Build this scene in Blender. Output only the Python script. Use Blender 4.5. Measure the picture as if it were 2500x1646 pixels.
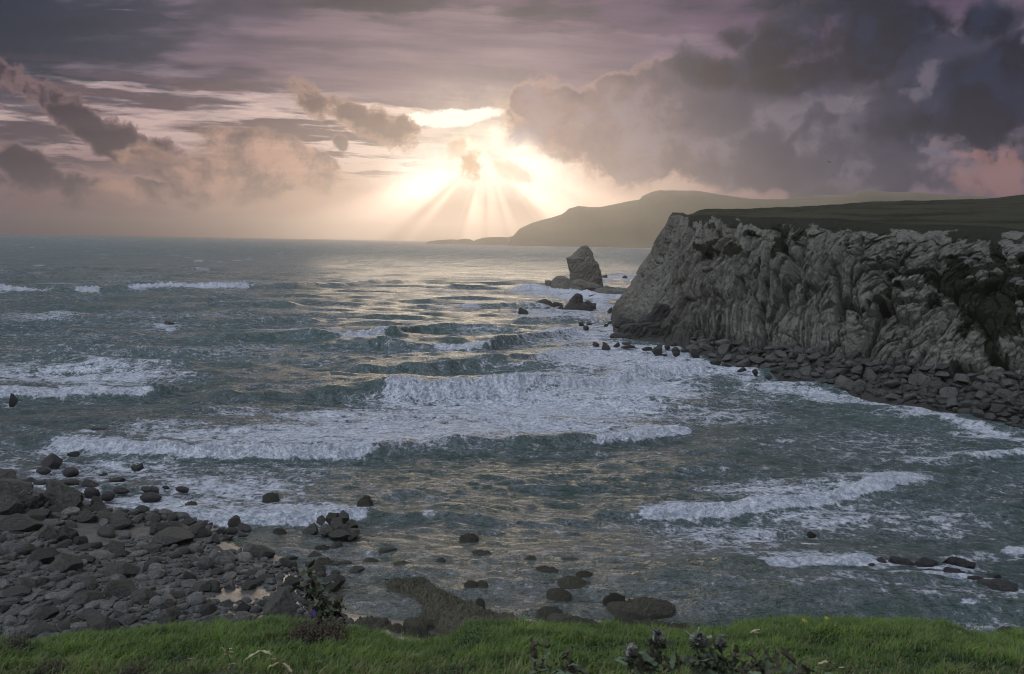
import bpy, bmesh, math, random
import numpy as np
from mathutils import Vector, Matrix, Euler

# ------------------------------------------------------------------ scene, camera, exposure
scene = bpy.context.scene
C = scene.collection
for o in list(bpy.data.objects):
    bpy.data.objects.remove(o)
rnd = random.Random(7)
rng = np.random.default_rng(7)

PW, PH, F = 2500.0, 1646.0, 1944.0          # photograph size, focal length in its pixels
EYE = np.array([0.0, 0.0, 20.0])            # eye height above the sea
PITCH = math.atan(232.5 / F)
ROLL = 0.0185
_f0 = np.array([0, math.cos(PITCH), -math.sin(PITCH)])
_u0 = np.array([0, math.sin(PITCH), math.cos(PITCH)])
_x0 = np.array([1.0, 0, 0])
CX = math.cos(ROLL) * _x0 + math.sin(ROLL) * _u0
CU = -math.sin(ROLL) * _x0 + math.cos(ROLL) * _u0
CF = _f0

cam_d = bpy.data.cameras.new("camera")
cam = bpy.data.objects.new("camera", cam_d)
C.objects.link(cam)
m = Matrix(((CX[0], CU[0], -CF[0], EYE[0]), (CX[1], CU[1], -CF[1], EYE[1]), (CX[2], CU[2], -CF[2], EYE[2]), (0, 0, 0, 1)))
cam.matrix_world = m
cam_d.sensor_width = 36.0
cam_d.lens = 36.0 * F / PW
cam_d.clip_start = 0.1
cam_d.clip_end = 60000.0
cam_d.dof.use_dof = True
cam_d.dof.focus_distance = 90.0
cam_d.dof.aperture_fstop = 5.6
scene.camera = cam

scene.render.engine = 'CYCLES'
scene.view_settings.view_transform = 'Standard'
scene.view_settings.look = 'None'
scene.view_settings.exposure = 0.22
scene.view_settings.gamma = 1.0
cy = scene.cycles
cy.use_denoising = True
cy.max_bounces = 5
cy.diffuse_bounces = 2
cy.glossy_bounces = 2
cy.transmission_bounces = 2
cy.volume_bounces = 0
cy.transparent_max_bounces = 6
cy.caustics_reflective = False
cy.caustics_refractive = False
cy.sample_clamp_indirect = 4.0
cy.filter_width = 1.05


def ray(px, py):
    d = CX * ((px - PW / 2) / F) + CU * (-(py - PH / 2) / F) + CF
    return d / np.linalg.norm(d)


def at_z(px, py, z=0.0):
    """Point of the level z that the photograph shows at that pixel."""
    d = ray(px, py)
    return EYE + d * ((z - EYE[2]) / d[2])


def at_y(px, py, y):
    """Point y metres ahead."""
    d = ray(px, py)
    return EYE + d * ((y - EYE[1]) / d[1])


def to_px(P):
    """World points -> photograph pixels (only used to lay out things on the ground plan)."""
    Q = P - EYE
    w = Q @ CF
    w = np.where(np.abs(w) < 1e-3, 1e-3, w)
    return PW / 2 + F * (Q @ CX) / w, PH / 2 - F * (Q @ CU) / w


def lin(r, g, b):
    f = lambda c: c / 255 / 12.92 if c / 255 <= 0.04045 else ((c / 255 + 0.055) / 1.055) ** 2.4
    return (f(r), f(g), f(b), 1.0)


# ------------------------------------------------------------------ node helpers
class N:
    """A scalar socket of a node tree with arithmetic."""
    tree = None

    def __init__(s, sock):
        s.s = sock

    @staticmethod
    def put(inp, v):
        if isinstance(v, N):
            N.tree.links.new(v.s, inp)
        elif hasattr(v, 'is_output'):
            N.tree.links.new(v, inp)
        else:
            inp.default_value = v

    @staticmethod
    def op(kind, *a):
        n = N.tree.nodes.new('ShaderNodeMath')
        n.operation = kind
        for i, v in enumerate(a):
            N.put(n.inputs[i], v)
        return N(n.outputs[0])

    def __add__(s, o): return N.op('ADD', s, o)
    def __radd__(s, o): return N.op('ADD', o, s)
    def __sub__(s, o): return N.op('SUBTRACT', s, o)
    def __rsub__(s, o): return N.op('SUBTRACT', o, s)
    def __mul__(s, o): return N.op('MULTIPLY', s, o)
    def __rmul__(s, o): return N.op('MULTIPLY', o, s)
    def __truediv__(s, o): return N.op('DIVIDE', s, o)
    def __rtruediv__(s, o): return N.op('DIVIDE', o, s)


def nmax(a, b): return N.op('MAXIMUM', a, b)
def nmin(a, b): return N.op('MINIMUM', a, b)
def nabs(a): return N.op('ABSOLUTE', a)
def nexp(a): return N.op('EXPONENT', a)
def npow(a, b): return N.op('POWER', a, b)


def sstep(a, b, x, lo=0.0, hi=1.0):
    n = N.tree.nodes.new('ShaderNodeMapRange')
    n.interpolation_type = 'SMOOTHSTEP'
    N.put(n.inputs['Value'], x)
    n.inputs['From Min'].default_value = a
    n.inputs['From Max'].default_value = b
    n.inputs['To Min'].default_value = lo
    n.inputs['To Max'].default_value = hi
    return N(n.outputs[0])


def vec(x, y, z=0.0):
    n = N.tree.nodes.new('ShaderNodeCombineXYZ')
    for i, v in enumerate((x, y, z)):
        N.put(n.inputs[i], v)
    return n.outputs[0]


def noise(v, scale=1.0, detail=4.0, rough=0.5, col=False, dist=0.0, kind=None):
    n = N.tree.nodes.new('ShaderNodeTexNoise')
    if kind:
        n.noise_type = kind
    N.tree.links.new(v, n.inputs['Vector'])
    n.inputs['Scale'].default_value = scale
    n.inputs['Detail'].default_value = detail
    n.inputs['Roughness'].default_value = rough
    n.inputs['Distortion'].default_value = dist
    return n.outputs['Color'] if col else N(n.outputs[0])


def vor(v, scale, feature='F1'):
    n = N.tree.nodes.new('ShaderNodeTexVoronoi')
    n.feature = feature
    N.tree.links.new(v, n.inputs['Vector'])
    n.inputs['Scale'].default_value = scale
    return N(n.outputs['Distance'])


def mix(a, b, f):
    n = N.tree.nodes.new('ShaderNodeMix')
    n.data_type = 'RGBA'
    n.clamp_factor = True
    N.put(n.inputs[0], f)
    N.put(n.inputs[6], a)
    N.put(n.inputs[7], b)
    return n.outputs[2]


def addc(a, b, f=1.0, kind='ADD'):
    n = N.tree.nodes.new('ShaderNodeMix')
    n.data_type = 'RGBA'
    n.blend_type = kind
    n.clamp_factor = False
    N.put(n.inputs[0], f)
    N.put(n.inputs[6], a)
    N.put(n.inputs[7], b)
    return n.outputs[2]


def vmath(kind, a, b=None):
    n = N.tree.nodes.new('ShaderNodeVectorMath')
    n.operation = kind
    for i, v in enumerate((a, b)):
        if v is None:
            continue
        if hasattr(v, 'is_output'):
            N.tree.links.new(v, n.inputs[i])
        else:
            n.inputs[i].default_value = v
    return n.outputs[1] if kind == 'LENGTH' else n.outputs[0]


def sepxyz(v):
    n = N.tree.nodes.new('ShaderNodeSeparateXYZ')
    N.tree.links.new(v, n.inputs[0])
    return [N(o) for o in n.outputs]


def mapping(v, loc=(0, 0, 0), rot=0.0, scale=(1, 1, 1), kind='TEXTURE'):
    n = N.tree.nodes.new('ShaderNodeMapping')
    n.vector_type = kind
    N.tree.links.new(v, n.inputs[0])
    n.inputs['Location'].default_value = loc
    n.inputs['Rotation'].default_value = (0, 0, rot)
    n.inputs['Scale'].default_value = scale
    return n.outputs[0]


def sgn(x, g):
    return (x - 0.5) * g + 0.5


# ------------------------------------------------------------------ the sky
SUN_PX = (1185, 392)
sun_dir = ray(*SUN_PX)
SUN_EL = math.asin(sun_dir[2])
SUN_AZ = math.atan2(sun_dir[0], sun_dir[1])

world = bpy.data.worlds.new("World")
scene.world = world
world.use_nodes = True


def build_sky():
    t = world.node_tree
    t.nodes.clear()
    N.tree = t
    out = t.nodes.new('ShaderNodeOutputWorld')
    bg = t.nodes.new('ShaderNodeBackground')
    tc = t.nodes.new('ShaderNodeTexCoord')
    X, Y, Z = sepxyz(tc.outputs['Generated'])
    yy = nmax(Y, 0.15)
    U = X / yy
    V = Z / yy
    raw = vec(U, V)

    def uv(px, py):
        d = ray(px, py)
        return d[0] / d[1], d[2] / d[1]

    us, vs = uv(*SUN_PX)
    # gentle warp of the cloud coordinates
    wn = noise(raw, 8.0, 7.0, 0.62, col=True)
    wv = vmath('MULTIPLY', vmath('SUBTRACT', wn, (0.5, 0.5, 0.5)), (0.062, 0.045, 0.0))
    P = vmath('ADD', raw, wv)
    Ps = vmath('ADD', raw, vmath('MULTIPLY', wv, (0.6, 0.22, 0.0)))

    def blob(px, py, rx, ry, ang=0.0, src=None):
        u, v = uv(px, py)
        q = mapping(src or P, (u, v, 0), math.radians(ang), (rx / F, ry / F, 1))
        return 1.0 - N(vmath('LENGTH', q))

    def group(items, src=None):
        g = None
        for it in items:
            b = blob(*it, src=src)
            g = b if g is None else nmax(g, b)
        return g

    puff = sgn(noise(P, 17.0, 10.0, 0.64), 2.8)             # cauliflower edges
    puffS = sgn(noise(mapping(P, (0, 0, 0), 0, (1 / 9.0, 1 / 20.0, 1)), 1.0, 8.0, 0.62), 2.2)
    # stretched streaks of the stratus sheets
    str1 = noise(mapping(Ps, (0.3, 0, 0), math.radians(-2), (1 / 4.6, 1 / 38.0, 1)), 1.0, 9.0, 0.6)
    str1 = sgn(str1, 2.0)
    str3 = sgn(noise(mapping(Ps, (1.7, 2, 0), math.radians(-2), (1 / 6.0, 1 / 58.0, 1)), 1.0, 8.0, 0.6), 2.2)
    str2 = noise(mapping(Ps, (3.1, 1, 0), math.radians(3), (1 / 2.2, 1 / 12.0, 1)), 1.0, 7.0, 0.58)
    str2 = sgn(str2, 1.8)

    dsun = N(vmath('LENGTH', mapping(raw, (us, vs, 0), 0, (1.0, 0.8, 1))))
    dU = nabs(U - us)
    far = sstep(0.06, 0.5, dU)
    right = sstep(us + 0.1, us + 0.5, U)

    # ---- light background behind the clouds
    hor = mix(lin(218, 190, 172), mix(lin(146, 118, 118), lin(150, 124, 132), right), far)
    mid = mix(lin(236, 222, 212), mix(lin(180, 162, 162), lin(140, 134, 148), right), sstep(0.04, 0.42, dU))
    top = mix(lin(186, 168, 174), mix(lin(166, 158, 168), lin(142, 146, 158), right), far)
    base = mix(hor, mid, sstep(0.015, 0.12, V))
    base = mix(base, top, sstep(0.12, 0.24, V))

    # ---- high stratus over the left and the middle
    slate = lin(46, 62, 80)
    mauve = lin(112, 100, 118)
    stc = mix(slate, mauve, sstep(-0.62, 0.0, U + (str2 - 0.5) * 0.5))
    stc = mix(stc, lin(34, 52, 70), sstep(0.48, 0.72, str2) * sstep(0.14, 0.24, V))
    stc = mix(stc, lin(156, 142, 154), sstep(0.5, 0.26, str2) * 0.75)
    stc = mix(stc, lin(136, 122, 122), sstep(0.20, 0.12, V) * sstep(-0.35, -0.05, U) * 0.8)
    bias = sstep(0.145, 0.235, V) * 0.42 + sstep(0.10, 0.16, V) * sstep(-0.2, 0.0, U) * 0.16
    cov = sstep(0.44, 0.60, str1 + bias - sstep(0.115, 0.07, V) * 0.5)
    cov = cov * (1.0 - sstep(0.05, -0.02, group([(1110, 292, 190, 40, 6)]) * -1.0) * 0.0)
    col = mix(base, stc, cov * (0.55 + 0.45 * sstep(0.13, 0.2, V)))
    # lower stratus bars on the left with light between them
    bars = sstep(0.46, 0.64, str3) * sstep(0.05, 0.10, V) * sstep(0.235, 0.17, V) * sstep(us + 0.02, us - 0.12, U)
    col = mix(col, lin(104, 92, 100), bars * 0.95)
    lightbars = sstep(0.50, 0.28, str3) * sstep(0.09, 0.115, V) * sstep(0.215, 0.155, V) * sstep(us + 0.05, us - 0.1, U)
    col = mix(col, lin(224, 206, 200), lightbars * 0.62)
    # the even mauve sheet above the bright slot
    sheet = sstep(-0.15, 0.25, group([(1230, 180, 420, 105, 2), (900, 120, 420, 90, 0)]) + (str1 - 0.5) * 0.9)
    col = mix(col, mix(lin(84, 80, 100), lin(164, 146, 154), sstep(0.25, 0.75, str2 * 0.5 + str1 * 0.25 + str3 * 0.25)), sheet * 0.72)

    # ---- the opening round the sun
    slot = sstep(0.0, 0.35, group([(1110, 292, 135, 25, 7), (1020, 300, 70, 18, 6)]) + (puff - 0.5) * 0.45)
    halo = nexp(dsun * dsun * -130.0)
    halo2 = nexp(dsun * -8.0)
    veil = sgn(noise(P, 11.0, 8.0, 0.62), 1.8)
    col = mix(col, mix(lin(206, 198, 184), lin(252, 240, 216), sstep(0.38, 0.62, veil)), halo * 0.8)
    col = mix(col, lin(255, 250, 238), slot)

    # ---- broken cumulus on the left
    gl = group([(215, 305, 250, 42, -30), (310, 350, 140, 48, -14), (130, 262, 110, 34, -30), (95, 425, 190, 48, -14), (40, 400, 90, 40, 0),
                (870, 288, 160, 36, -18), (770, 262, 50, 20, 0), (985, 312, 40, 20, -30),
                (1140, 412, 46, 46, -70), (1118, 380, 30, 30, 0), (1240, 415, 70, 22, -20)])
    gp = gl + (puff - 0.5) * 1.35 + 0.12
    mk = sstep(0.0, 0.40, gp)
    edge = sstep(0.8, 0.1, gp + (puffS - 0.5) * 0.5)
    dk = mix(lin(64, 56, 68), lin(108, 92, 92), sstep(-0.5, 0.0, U))
    dk = mix(dk, lin(190, 164, 134), sstep(0.10, 0.02, dsun) * 0.9)
    lt = mix(lin(164, 142, 142), lin(214, 190, 170), sstep(0.35, 0.05, dU))
    col = mix(col, mix(dk, lt, edge * 0.75), mk * 0.95)
    # hazy brown cumulus lower down
    gb = group([(560, 430, 300, 70, -3), (640, 375, 190, 55, -10), (420, 470, 200, 40, 0), (780, 385, 60, 22, -20), (835, 350, 32, 24, -40), (1330, 330, 130, 60, -30)])
    gq = gb + (puffS - 0.5) * 1.0 + 0.08
    mb = sstep(-0.02, 0.42, gq)
    bc = mix(lin(98, 88, 92), lin(200, 172, 160), sstep(0.30, 0.72, puff * 0.5 + puffS * 0.5))
    bc = mix(bc, lin(226, 200, 178), sstep(0.35, 0.05, gq) * 0.7)
    col = mix(col, bc, mb * 0.9)

    # ---- the great cloud bank on the right
    gr = group([(1290, 250, 60, 46, -30), (1430, 280, 140, 70, -40), (1560, 330, 300, 120, -8), (1700, 290, 320, 150, 0), (1640, 200, 150, 70, 0),
                (1960, 330, 420, 150, 0), (1500, 215, 60, 50, 0), (1960, 420, 420, 70, -4), (2250, 200, 380, 190, 0)])
    rp = sgn(noise(mapping(P, (5, 2, 0), 0, (1, 1, 1)), 11.0, 10.0, 0.62), 2.3)
    gs = gr + (rp - 0.5) * 1.05 + 0.06
    mr = sstep(-0.02, 0.30, gs)
    rc = mix(lin(86, 88, 104), lin(138, 120, 122), sstep(us + 0.34, us + 0.06, U))
    rc = mix(rc, lin(142, 136, 146), sstep(0.50, 0.76, rp) * 0.65)
    rc = mix(rc, lin(66, 72, 92), sstep(0.62, 0.2, rp) * 0.7)
    rc = mix(rc, lin(206, 178, 166), sstep(0.34, 0.06, gs) * sstep(us + 0.45, us + 0.1, U) * 0.75)
    col = mix(col, rc, mr * 0.97)
    # navy masses top right and far right
    gn = group([(2080, 110, 320, 105, 8), (1960, 175, 190, 55, 14), (2430, 250, 300, 170, 0), (2300, 300, 190, 80, 8), (2480, 150, 120, 90, 0),
                (1740, 165, 130, 60, -12), (1800, 90, 60, 30, 0), (2250, 40, 260, 60, 0)])
    np_ = gn + (rp - 0.5) * 1.25
    mn = sstep(-0.12, 0.6, np_)
    nc = mix(lin(20, 36, 56), lin(46, 60, 82), sstep(0.35, 0.75, puff))
    col = mix(col, nc, mn * 0.97)
    # pale holes in the bank, and pink billows at the far right
    gh = group([(2060, 245, 150, 34, 6), (2030, 270, 60, 16, 0), (2275, 175, 30, 34, 40)])
    mh = sstep(0.05, 0.9, gh + (puff - 0.5) * 1.9)
    col = mix(col, lin(176, 166, 172), mh * 0.32)
    gk = group([(2470, 395, 110, 50, 20), (2440, 450, 110, 40, 0), (2400, 385, 90, 16, 0)])
    mpk = sstep(-0.1, 0.8, gk + (puff - 0.5) * 1.4)
    col = mix(col, mix(lin(120, 104, 116), lin(186, 150, 142), sstep(0.40, 0.62, puff)), mpk * 0.55)
    low = sstep(0.075, 0.03, V) * sstep(us + 0.2, us + 0.4, U) * 0.6
    col = mix(col, mix(lin(126, 108, 118), lin(160, 138, 140), sstep(0.4, 0.65, str2)), low)

    gm = t.nodes.new('ShaderNodeGamma')
    gm.inputs[1].default_value = 1.3
    t.links.new(col, gm.inputs[0])
    hs = t.nodes.new('ShaderNodeHueSaturation')
    hs.inputs['Saturation'].default_value = 1.2
    t.links.new(gm.outputs[0], hs.inputs['Color'])
    col = hs.outputs[0]

    # ---- light spilling through: bloom and the rays below the opening
    ang = N.op('ARCTAN2', U - us, (vs + 0.012) - V)
    r1 = sgn(noise(vec(ang * 3.0, 7.3, 0.0), 1.0, 2.0, 0.5), 1.4)
    below = sstep(0.012, -0.05, V - vs) * sstep(1.45, 0.95, nabs(ang))
    beam = sstep(0.36, 0.72, r1) * below * nexp(dsun * -1.9) * sstep(0.02, 0.10, dsun)
    dark = sstep(0.54, 0.34, r1) * below * nexp(dsun * -1.6) * sstep(0.02, 0.06, dsun)
    col = mix(col, lin(232, 204, 178), sstep(0.08, 0.0, V) * nexp(dU * -4.5) * 0.35)
    col = mix(col, lin(116, 98, 96), dark * 0.42)
    col = addc(col, (0.95, 0.76, 0.62, 1), beam * (0.55 + 1.1 * sstep(0.12, 0.0, V)))
    core = group([(1175, 420, 180, 55, -8), (1060, 425, 130, 50, 12), (1280, 400, 120, 45, -25)])
    cg = sstep(-0.6, 0.9, core + (veil - 0.5) * 0.9)
    notcloud = 1.0 - sstep(0.1, 0.5, blob(1140, 412, 46, 50, -70) + (puff - 0.5) * 0.9) * 0.85
    col = addc(col, (1.0, 0.94, 0.84, 1.0), cg * 0.52 * notcloud)
    col = addc(col, (0.85, 0.70, 0.58, 1.0), halo2 * 0.16)

    # ---- overhead and behind: clear sky texture and pale cloud, brightened out of view as fill
    sky = t.nodes.new('ShaderNodeTexSky')
    sky.sky_type = 'NISHITA'
    sky.sun_disc = False
    sky.sun_elevation = SUN_EL
    sky.sun_rotation = SUN_AZ
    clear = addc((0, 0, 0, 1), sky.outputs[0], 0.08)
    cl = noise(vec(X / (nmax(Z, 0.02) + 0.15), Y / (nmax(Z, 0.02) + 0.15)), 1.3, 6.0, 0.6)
    over = mix(clear, SKY_FILL, sstep(0.35, 0.6, cl, 0.55, 0.95))
    fill_patch = sstep(0.45, 0.97, X * -0.50 + Y * -0.34 + Z * 0.796)  # added bright patch, unseen behind and above, for directional soft fill
    over = addc(over, vec(fill_patch * 1.75 + 0.42, fill_patch * 1.75 + 0.42, fill_patch * 1.75 + 0.42), 1.0, 'MULTIPLY')
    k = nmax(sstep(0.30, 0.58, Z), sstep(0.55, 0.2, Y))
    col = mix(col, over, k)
    col = mix(col, (0.02, 0.03, 0.03, 1), sstep(-0.004, -0.03, Z))
    t.links.new(col, bg.inputs['Color'])
    bg.inputs['Strength'].default_value = 1.0
    t.links.new(bg.outputs[0], out.inputs['Surface'])
    world.cycles.sampling_method = 'MANUAL'
    world.cycles.sample_map_resolution = 1024


SKY_FILL = (0.74, 0.81, 0.98, 1.0)  # unseen sky made brighter and bluer to light foam and cliff
build_sky()

sun_d = bpy.data.lights.new("sun", 'SUN')
sun_d.energy = 0.55
sun_d.angle = math.radians(24)
sun_d.color = (1.0, 0.80, 0.58)
sun_o = bpy.data.objects.new("sun", sun_d)
sun_o.rotation_euler = Vector(sun_dir).to_track_quat('Z', 'Y').to_euler()
C.objects.link(sun_o)

# ------------------------------------------------------------------ rocks in the sea: px, py (waterline), width, height, kind, label
SEA_ROCKS = [
    (118, 1129, 46, 24, 'cut', 'block shaped black rock in foam, furthest up the left surf'),
    (101, 1149, 32, 12, 'round', 'low dome of black rock left of two others in the left surf'),
    (167, 1153, 34, 14, 'round', 'black hump of rock in the left surf beside the low dome'),
    (175, 1108, 28, 8, 'slab', 'thin dark rock awash below the long foam roll'),
    (209, 1182, 44, 20, 'sharp', 'black rock with a raised right end in the left surf'),
    (220, 1203, 34, 17, 'round', 'black dome rock with foam streaming off it'),
    (259, 1211, 30, 14, 'round', 'black rock right of the foam streaming dome'),
    (283, 1171, 40, 13, 'sharp', 'black two humped rock in the left surf'),
    (293, 1198, 34, 11, 'round', 'black low rock right of the two humped rock'),
    (354, 1197, 62, 17, 'sharp', 'widest black rock in the left surf'),
    (363, 1214, 46, 16, 'round', 'rounded black rock below the widest rock in the left surf'),
    (403, 1188, 18, 8, 'sharp', 'small pointed black rock in the left surf'),
    (443, 1195, 32, 10, 'round', 'last low black rock to the right in the left surf'),
    (331, 1142, 28, 13, 'sharp', 'black rock with a hooked tip alone in churned water'),
    (251, 1158, 20, 6, 'slab', 'sliver of rock awash above the two humped rock'),
    (464, 1229, 20, 8, 'weed', 'brown rock awash at the front of the foam'),
    (658, 1208, 26, 8, 'weed', 'dark rock showing through the foam near the middle'),
    (68, 1172, 24, 9, 'cut', 'grey rock right of the long ledge at the left edge'),
    (95, 1178, 30, 7, 'slab', 'flat grey rock awash right of the ledge'),
    (160, 1178, 50, 8, 'slab', 'long flat rock awash above the jagged outcrop'),
    (342, 1246, 34, 15, 'round', 'dark rock in the shallows right of the beach pool'),
    (304, 1251, 22, 9, 'sharp', 'small leaning rock in the shallows'),
    (380, 1251, 24, 9, 'slab', 'flat dark rock in the shallows'),
    (571, 1271, 30, 17, 'cut', 'dark cube like rock alone in calm water off the spit'),
    (597, 1287, 32, 14, 'cut', 'brown wedge rock right of the cube like rock'),
    (563, 1296, 30, 11, 'round', 'low dark rock below the cube like rock'),
    (590, 1306, 26, 7, 'slab', 'barely emerged rock below the brown wedge'),
    (548, 1313, 22, 9, 'round', 'round wet rock near the square boulder of the beach'),
    (681, 1295, 24, 9, 'weed', 'small weedy rock left of the piled outcrop'),
    (752, 1298, 40, 26, 'cut', 'brown rock beside the left foot of the piled outcrop'),
    (822, 1336, 28, 18, 'round', 'smooth brown rock below the piled outcrop'),
    (786, 1339, 34, 12, 'weed', 'weedy flat rock left of the smooth brown rock'),
    (765, 1355, 34, 15, 'cut', 'brown blocky rock in calm shallows above the thistle'),
    (710, 1361, 30, 8, 'slab', 'flat rock awash off the tip of the spit'),
    (784, 1374, 42, 18, 'weed', 'wide brown weedy rock in calm shallows'),
    (773, 1392, 46, 22, 'cut', 'dark grey domed rock above the wedge shaped boulder'),
    (752, 1379, 16, 10, 'round', 'small submerged looking round rock in shallows'),
    (842, 1374, 30, 9, 'round', 'oval rock in gold lit shallows'),
    (815, 1377, 30, 8, 'slab', 'pale flat rock between two rocks in the shallows'),
    (869, 1392, 34, 14, 'cut', 'lone brown rock in gold lit shallows right of the thistle'),
    (818, 1396, 22, 8, 'round', 'faint low rock left of the lone brown rock'),
    (786, 1400, 18, 9, 'round', 'small round rock beside the domed rock'),
    (945, 1345, 44, 15, 'cut', 'pale lump of rock with water lapping round it'),
    (903, 1370, 28, 9, 'weed', 'low weedy rock left of the tufted weed rock'),
    (930, 1381, 24, 5, 'slab', 'sliver of rock left of the tufted weed rock'),
    (979, 1382, 46, 18, 'weed', 'tufted weed covered rock in the gold shallows'),
    (1077, 1367, 16, 8, 'weed', 'tiny dark weed tuft alone in the gold shallows'),
    (1145, 1311, 34, 16, 'weed', 'dark weed covered rock furthest out in the middle water'),
    (1172, 1353, 42, 14, 'weed', 'weed covered rock strung out in the middle water'),
    (1296, 1368, 32, 17, 'weed', 'dark weed rock left of the smooth hump rock'),
    (1391, 1371, 60, 18, 'round', 'smooth dark hump of rock with a tapering left side'),
    (1330, 1392, 48, 14, 'weed', 'long weed rock under the smooth hump rock'),
    (1402, 1422, 56, 22, 'weed', 'broad brown weed rock with foam at its right'),
    (1428, 1401, 30, 10, 'weed', 'small weed rock behind the broad brown weed rock'),
    (1366, 1447, 44, 18, 'weed', 'oval brown weed rock in ruffled water'),
    (1149, 1425, 24, 14, 'weed', 'little brown weed rock beside the long weedy rib'),
    (1178, 1423, 20, 8, 'weed', 'tiny weed rock right of the little brown one'),
    (1172, 1466, 16, 9, 'weed', 'weed tuft close to the long weedy rib'),
    (1501, 1461, 40, 22, 'weed', 'brown weed clump ahead of a longer weed ledge'),
    (1535, 1484, 70, 14, 'weed', 'long weed ledge in the right shallows'),
    (1592, 1487, 90, 20, 'weed', 'dark weed ledge at the right end of the shallows'),
    (1342, 1492, 44, 14, 'weed', 'brown weed clump near the grass in the middle'),
    (1372, 1512, 50, 18, 'weed', 'ragged weed patch behind the grass brow'),
    (1415, 1528, 70, 16, 'weed', 'weed patch touching the grass brow'),
    (1525, 1542, 84, 50, 'weed', 'largest weed covered boulder behind the grass'),
    (1598, 1540, 90, 38, 'weed', 'dark weed covered boulder right of the largest one'),
    (1660, 1545, 80, 32, 'weed', 'low weed covered boulder before the bare grass'),
    (1712, 1548, 56, 18, 'weed', 'last weed covered rock to the right behind the grass'),
    (2147, 1374, 34, 14, 'sharp', 'black rock at the end of the small right breaker'),
    (2128, 1384, 24, 7, 'slab', 'grey rock awash under the small right breaker'),
    (2203, 1372, 60, 10, 'sharp', 'low black ledge left in the right hand reef'),
    (2269, 1380, 56, 17, 'sharp', 'black craggy rock in the middle of the right hand reef'),
    (2274, 1398, 40, 17, 'sharp', 'black rock below the craggy middle of the right reef'),
    (2189, 1399, 40, 11, 'sharp', 'thin black rock on the near side of the right reef'),
    (2336, 1374, 56, 22, 'sharp', 'tallest black rock of the right reef with spray behind'),
    (2334, 1404, 62, 22, 'sharp', 'black sloping rock on the near side of the tallest reef rock'),
    (2368, 1380, 44, 16, 'sharp', 'black rock right of the tallest reef rock'),
    (2432, 1411, 30, 8, 'slab', 'flat black rock far right of the reef'),
    (2388, 1414, 40, 9, 'sharp', 'thin dark rock trailing from the right reef'),
    (2466, 1442, 100, 32, 'sharp', 'broad black reef block at the right edge of the water'),
    (2350, 1472, 22, 9, 'weed', 'dark weed tuft in the right foreground water'),
    (2462, 1537, 26, 8, 'weed', 'dark weed tuft just above the right grass edge'),
    (1983, 1305, 22, 6, 'slab', 'speck of rock awash between the two right breakers'),
    (29, 972, 20, 17, 'sharp', 'small black pointed rock alone in the water far left'),
    (240, 1046, 40, 6, 'slab', 'thin black rock in surf above the long foam roll'),
    (890, 1225, 30, 22, 'weed', 'dark rock at the end of the middle foam tongue'),
    (410, 788, 26, 5, 'slab', 'low reef awash far out on the left'),
    (1278, 763, 26, 14, 'sharp', 'small black shark fin rock furthest left off the headland'),
    (1420, 792, 16, 7, 'sharp', 'tiny black rock under the pointed islet'),
    (1431, 800, 14, 7, 'round', 'tiny black rock nearer than its neighbour under the islet'),
    (1439, 791, 13, 5, 'round', 'smallest rock under the pointed islet'),
    (1489, 758, 13, 9, 'cut', 'black boulder near the tip of the cliff'),
    (1452, 742, 11, 4, 'slab', 'speck of rock right of the pointed islet'),
    (1494, 788, 20, 11, 'cut', 'dark rock in surf left of the cliff foot'),
    (1480, 794, 12, 4, 'slab', 'flat speck of rock left of the cliff foot'),
    (1455, 840, 18, 6, 'slab', 'flat black rock left of the dome rock'),
    (1479, 845, 26, 16, 'sharp', 'dome shaped black rock before the cliff outcrop'),
    (1506, 843, 16, 9, 'cut', 'pair sized black rock right of the dome rock'),
    (1531, 838, 24, 5, 'slab', 'flat wet rock under the cliff outcrop'),
    (1535, 846, 36, 5, 'slab', 'thin dark ledge awash below the flat wet rock'),
    (1608, 852, 30, 20, 'sharp', 'tall leaning black rock in the foam off the cliff foot'),
    (1581, 851, 26, 6, 'slab', 'low black rock left of the leaning rock'),
    (1630, 846, 14, 7, 'round', 'round black rock right of the leaning rock'),
    (1646, 841, 20, 6, 'slab', 'flat rock touching the cliff shore'),
    (1651, 855, 20, 9, 'round', 'black rock in the foam nearer than the flat shore rock'),
    (1672, 856, 18, 5, 'slab', 'sliver of black rock in the foam by the shore'),
    (1652, 863, 18, 7, 'round', 'low wet rock in the foam front'),
    (1696, 862, 26, 14, 'cut', 'dark rock at the left end of the rubble shore'),
    (1624, 866, 14, 4, 'slab', 'yellowish rock awash in the foam'),
    (1750, 884, 30, 12, 'cut', 'black rock at the end of the foam roll by the shore'),
    (1775, 893, 28, 8, 'slab', 'flat black rock beyond the foam roll end'),
    (1845, 908, 16, 10, 'sharp', 'small dark cone rock in front of the rubble'),
    (1812, 903, 24, 7, 'slab', 'low dark rock left of the cone rock'),
    (1878, 920, 20, 8, 'cut', 'dark rock awash right of the cone rock'),
    (1410, 716, 12, 5, 'sharp', 'tiny rock in spray below the sea stack'),
    (1476, 676, 15, 7, 'sharp', 'small reef right behind the sea stack'),
    (1526, 677, 12, 5, 'round', 'lone rock in foam right behind the stack'),
    (1441, 716, 22, 7, 'sharp', 'dark reef in spray before the stack'),
    (1448, 722, 20, 4, 'slab', 'low reef in spray nearer than the dark one'),
]

# ------------------------------------------------------------------ numpy noise
_perm = np.random.default_rng(11).permutation(4096).astype(np.int64)
_ang = np.random.default_rng(12).random(4096) * 2 * np.pi
_gx, _gy = np.cos(_ang), np.sin(_ang)
_g3 = np.random.default_rng(13).normal(size=(4096, 3))
_g3 /= np.linalg.norm(_g3, axis=1)[:, None]


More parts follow.
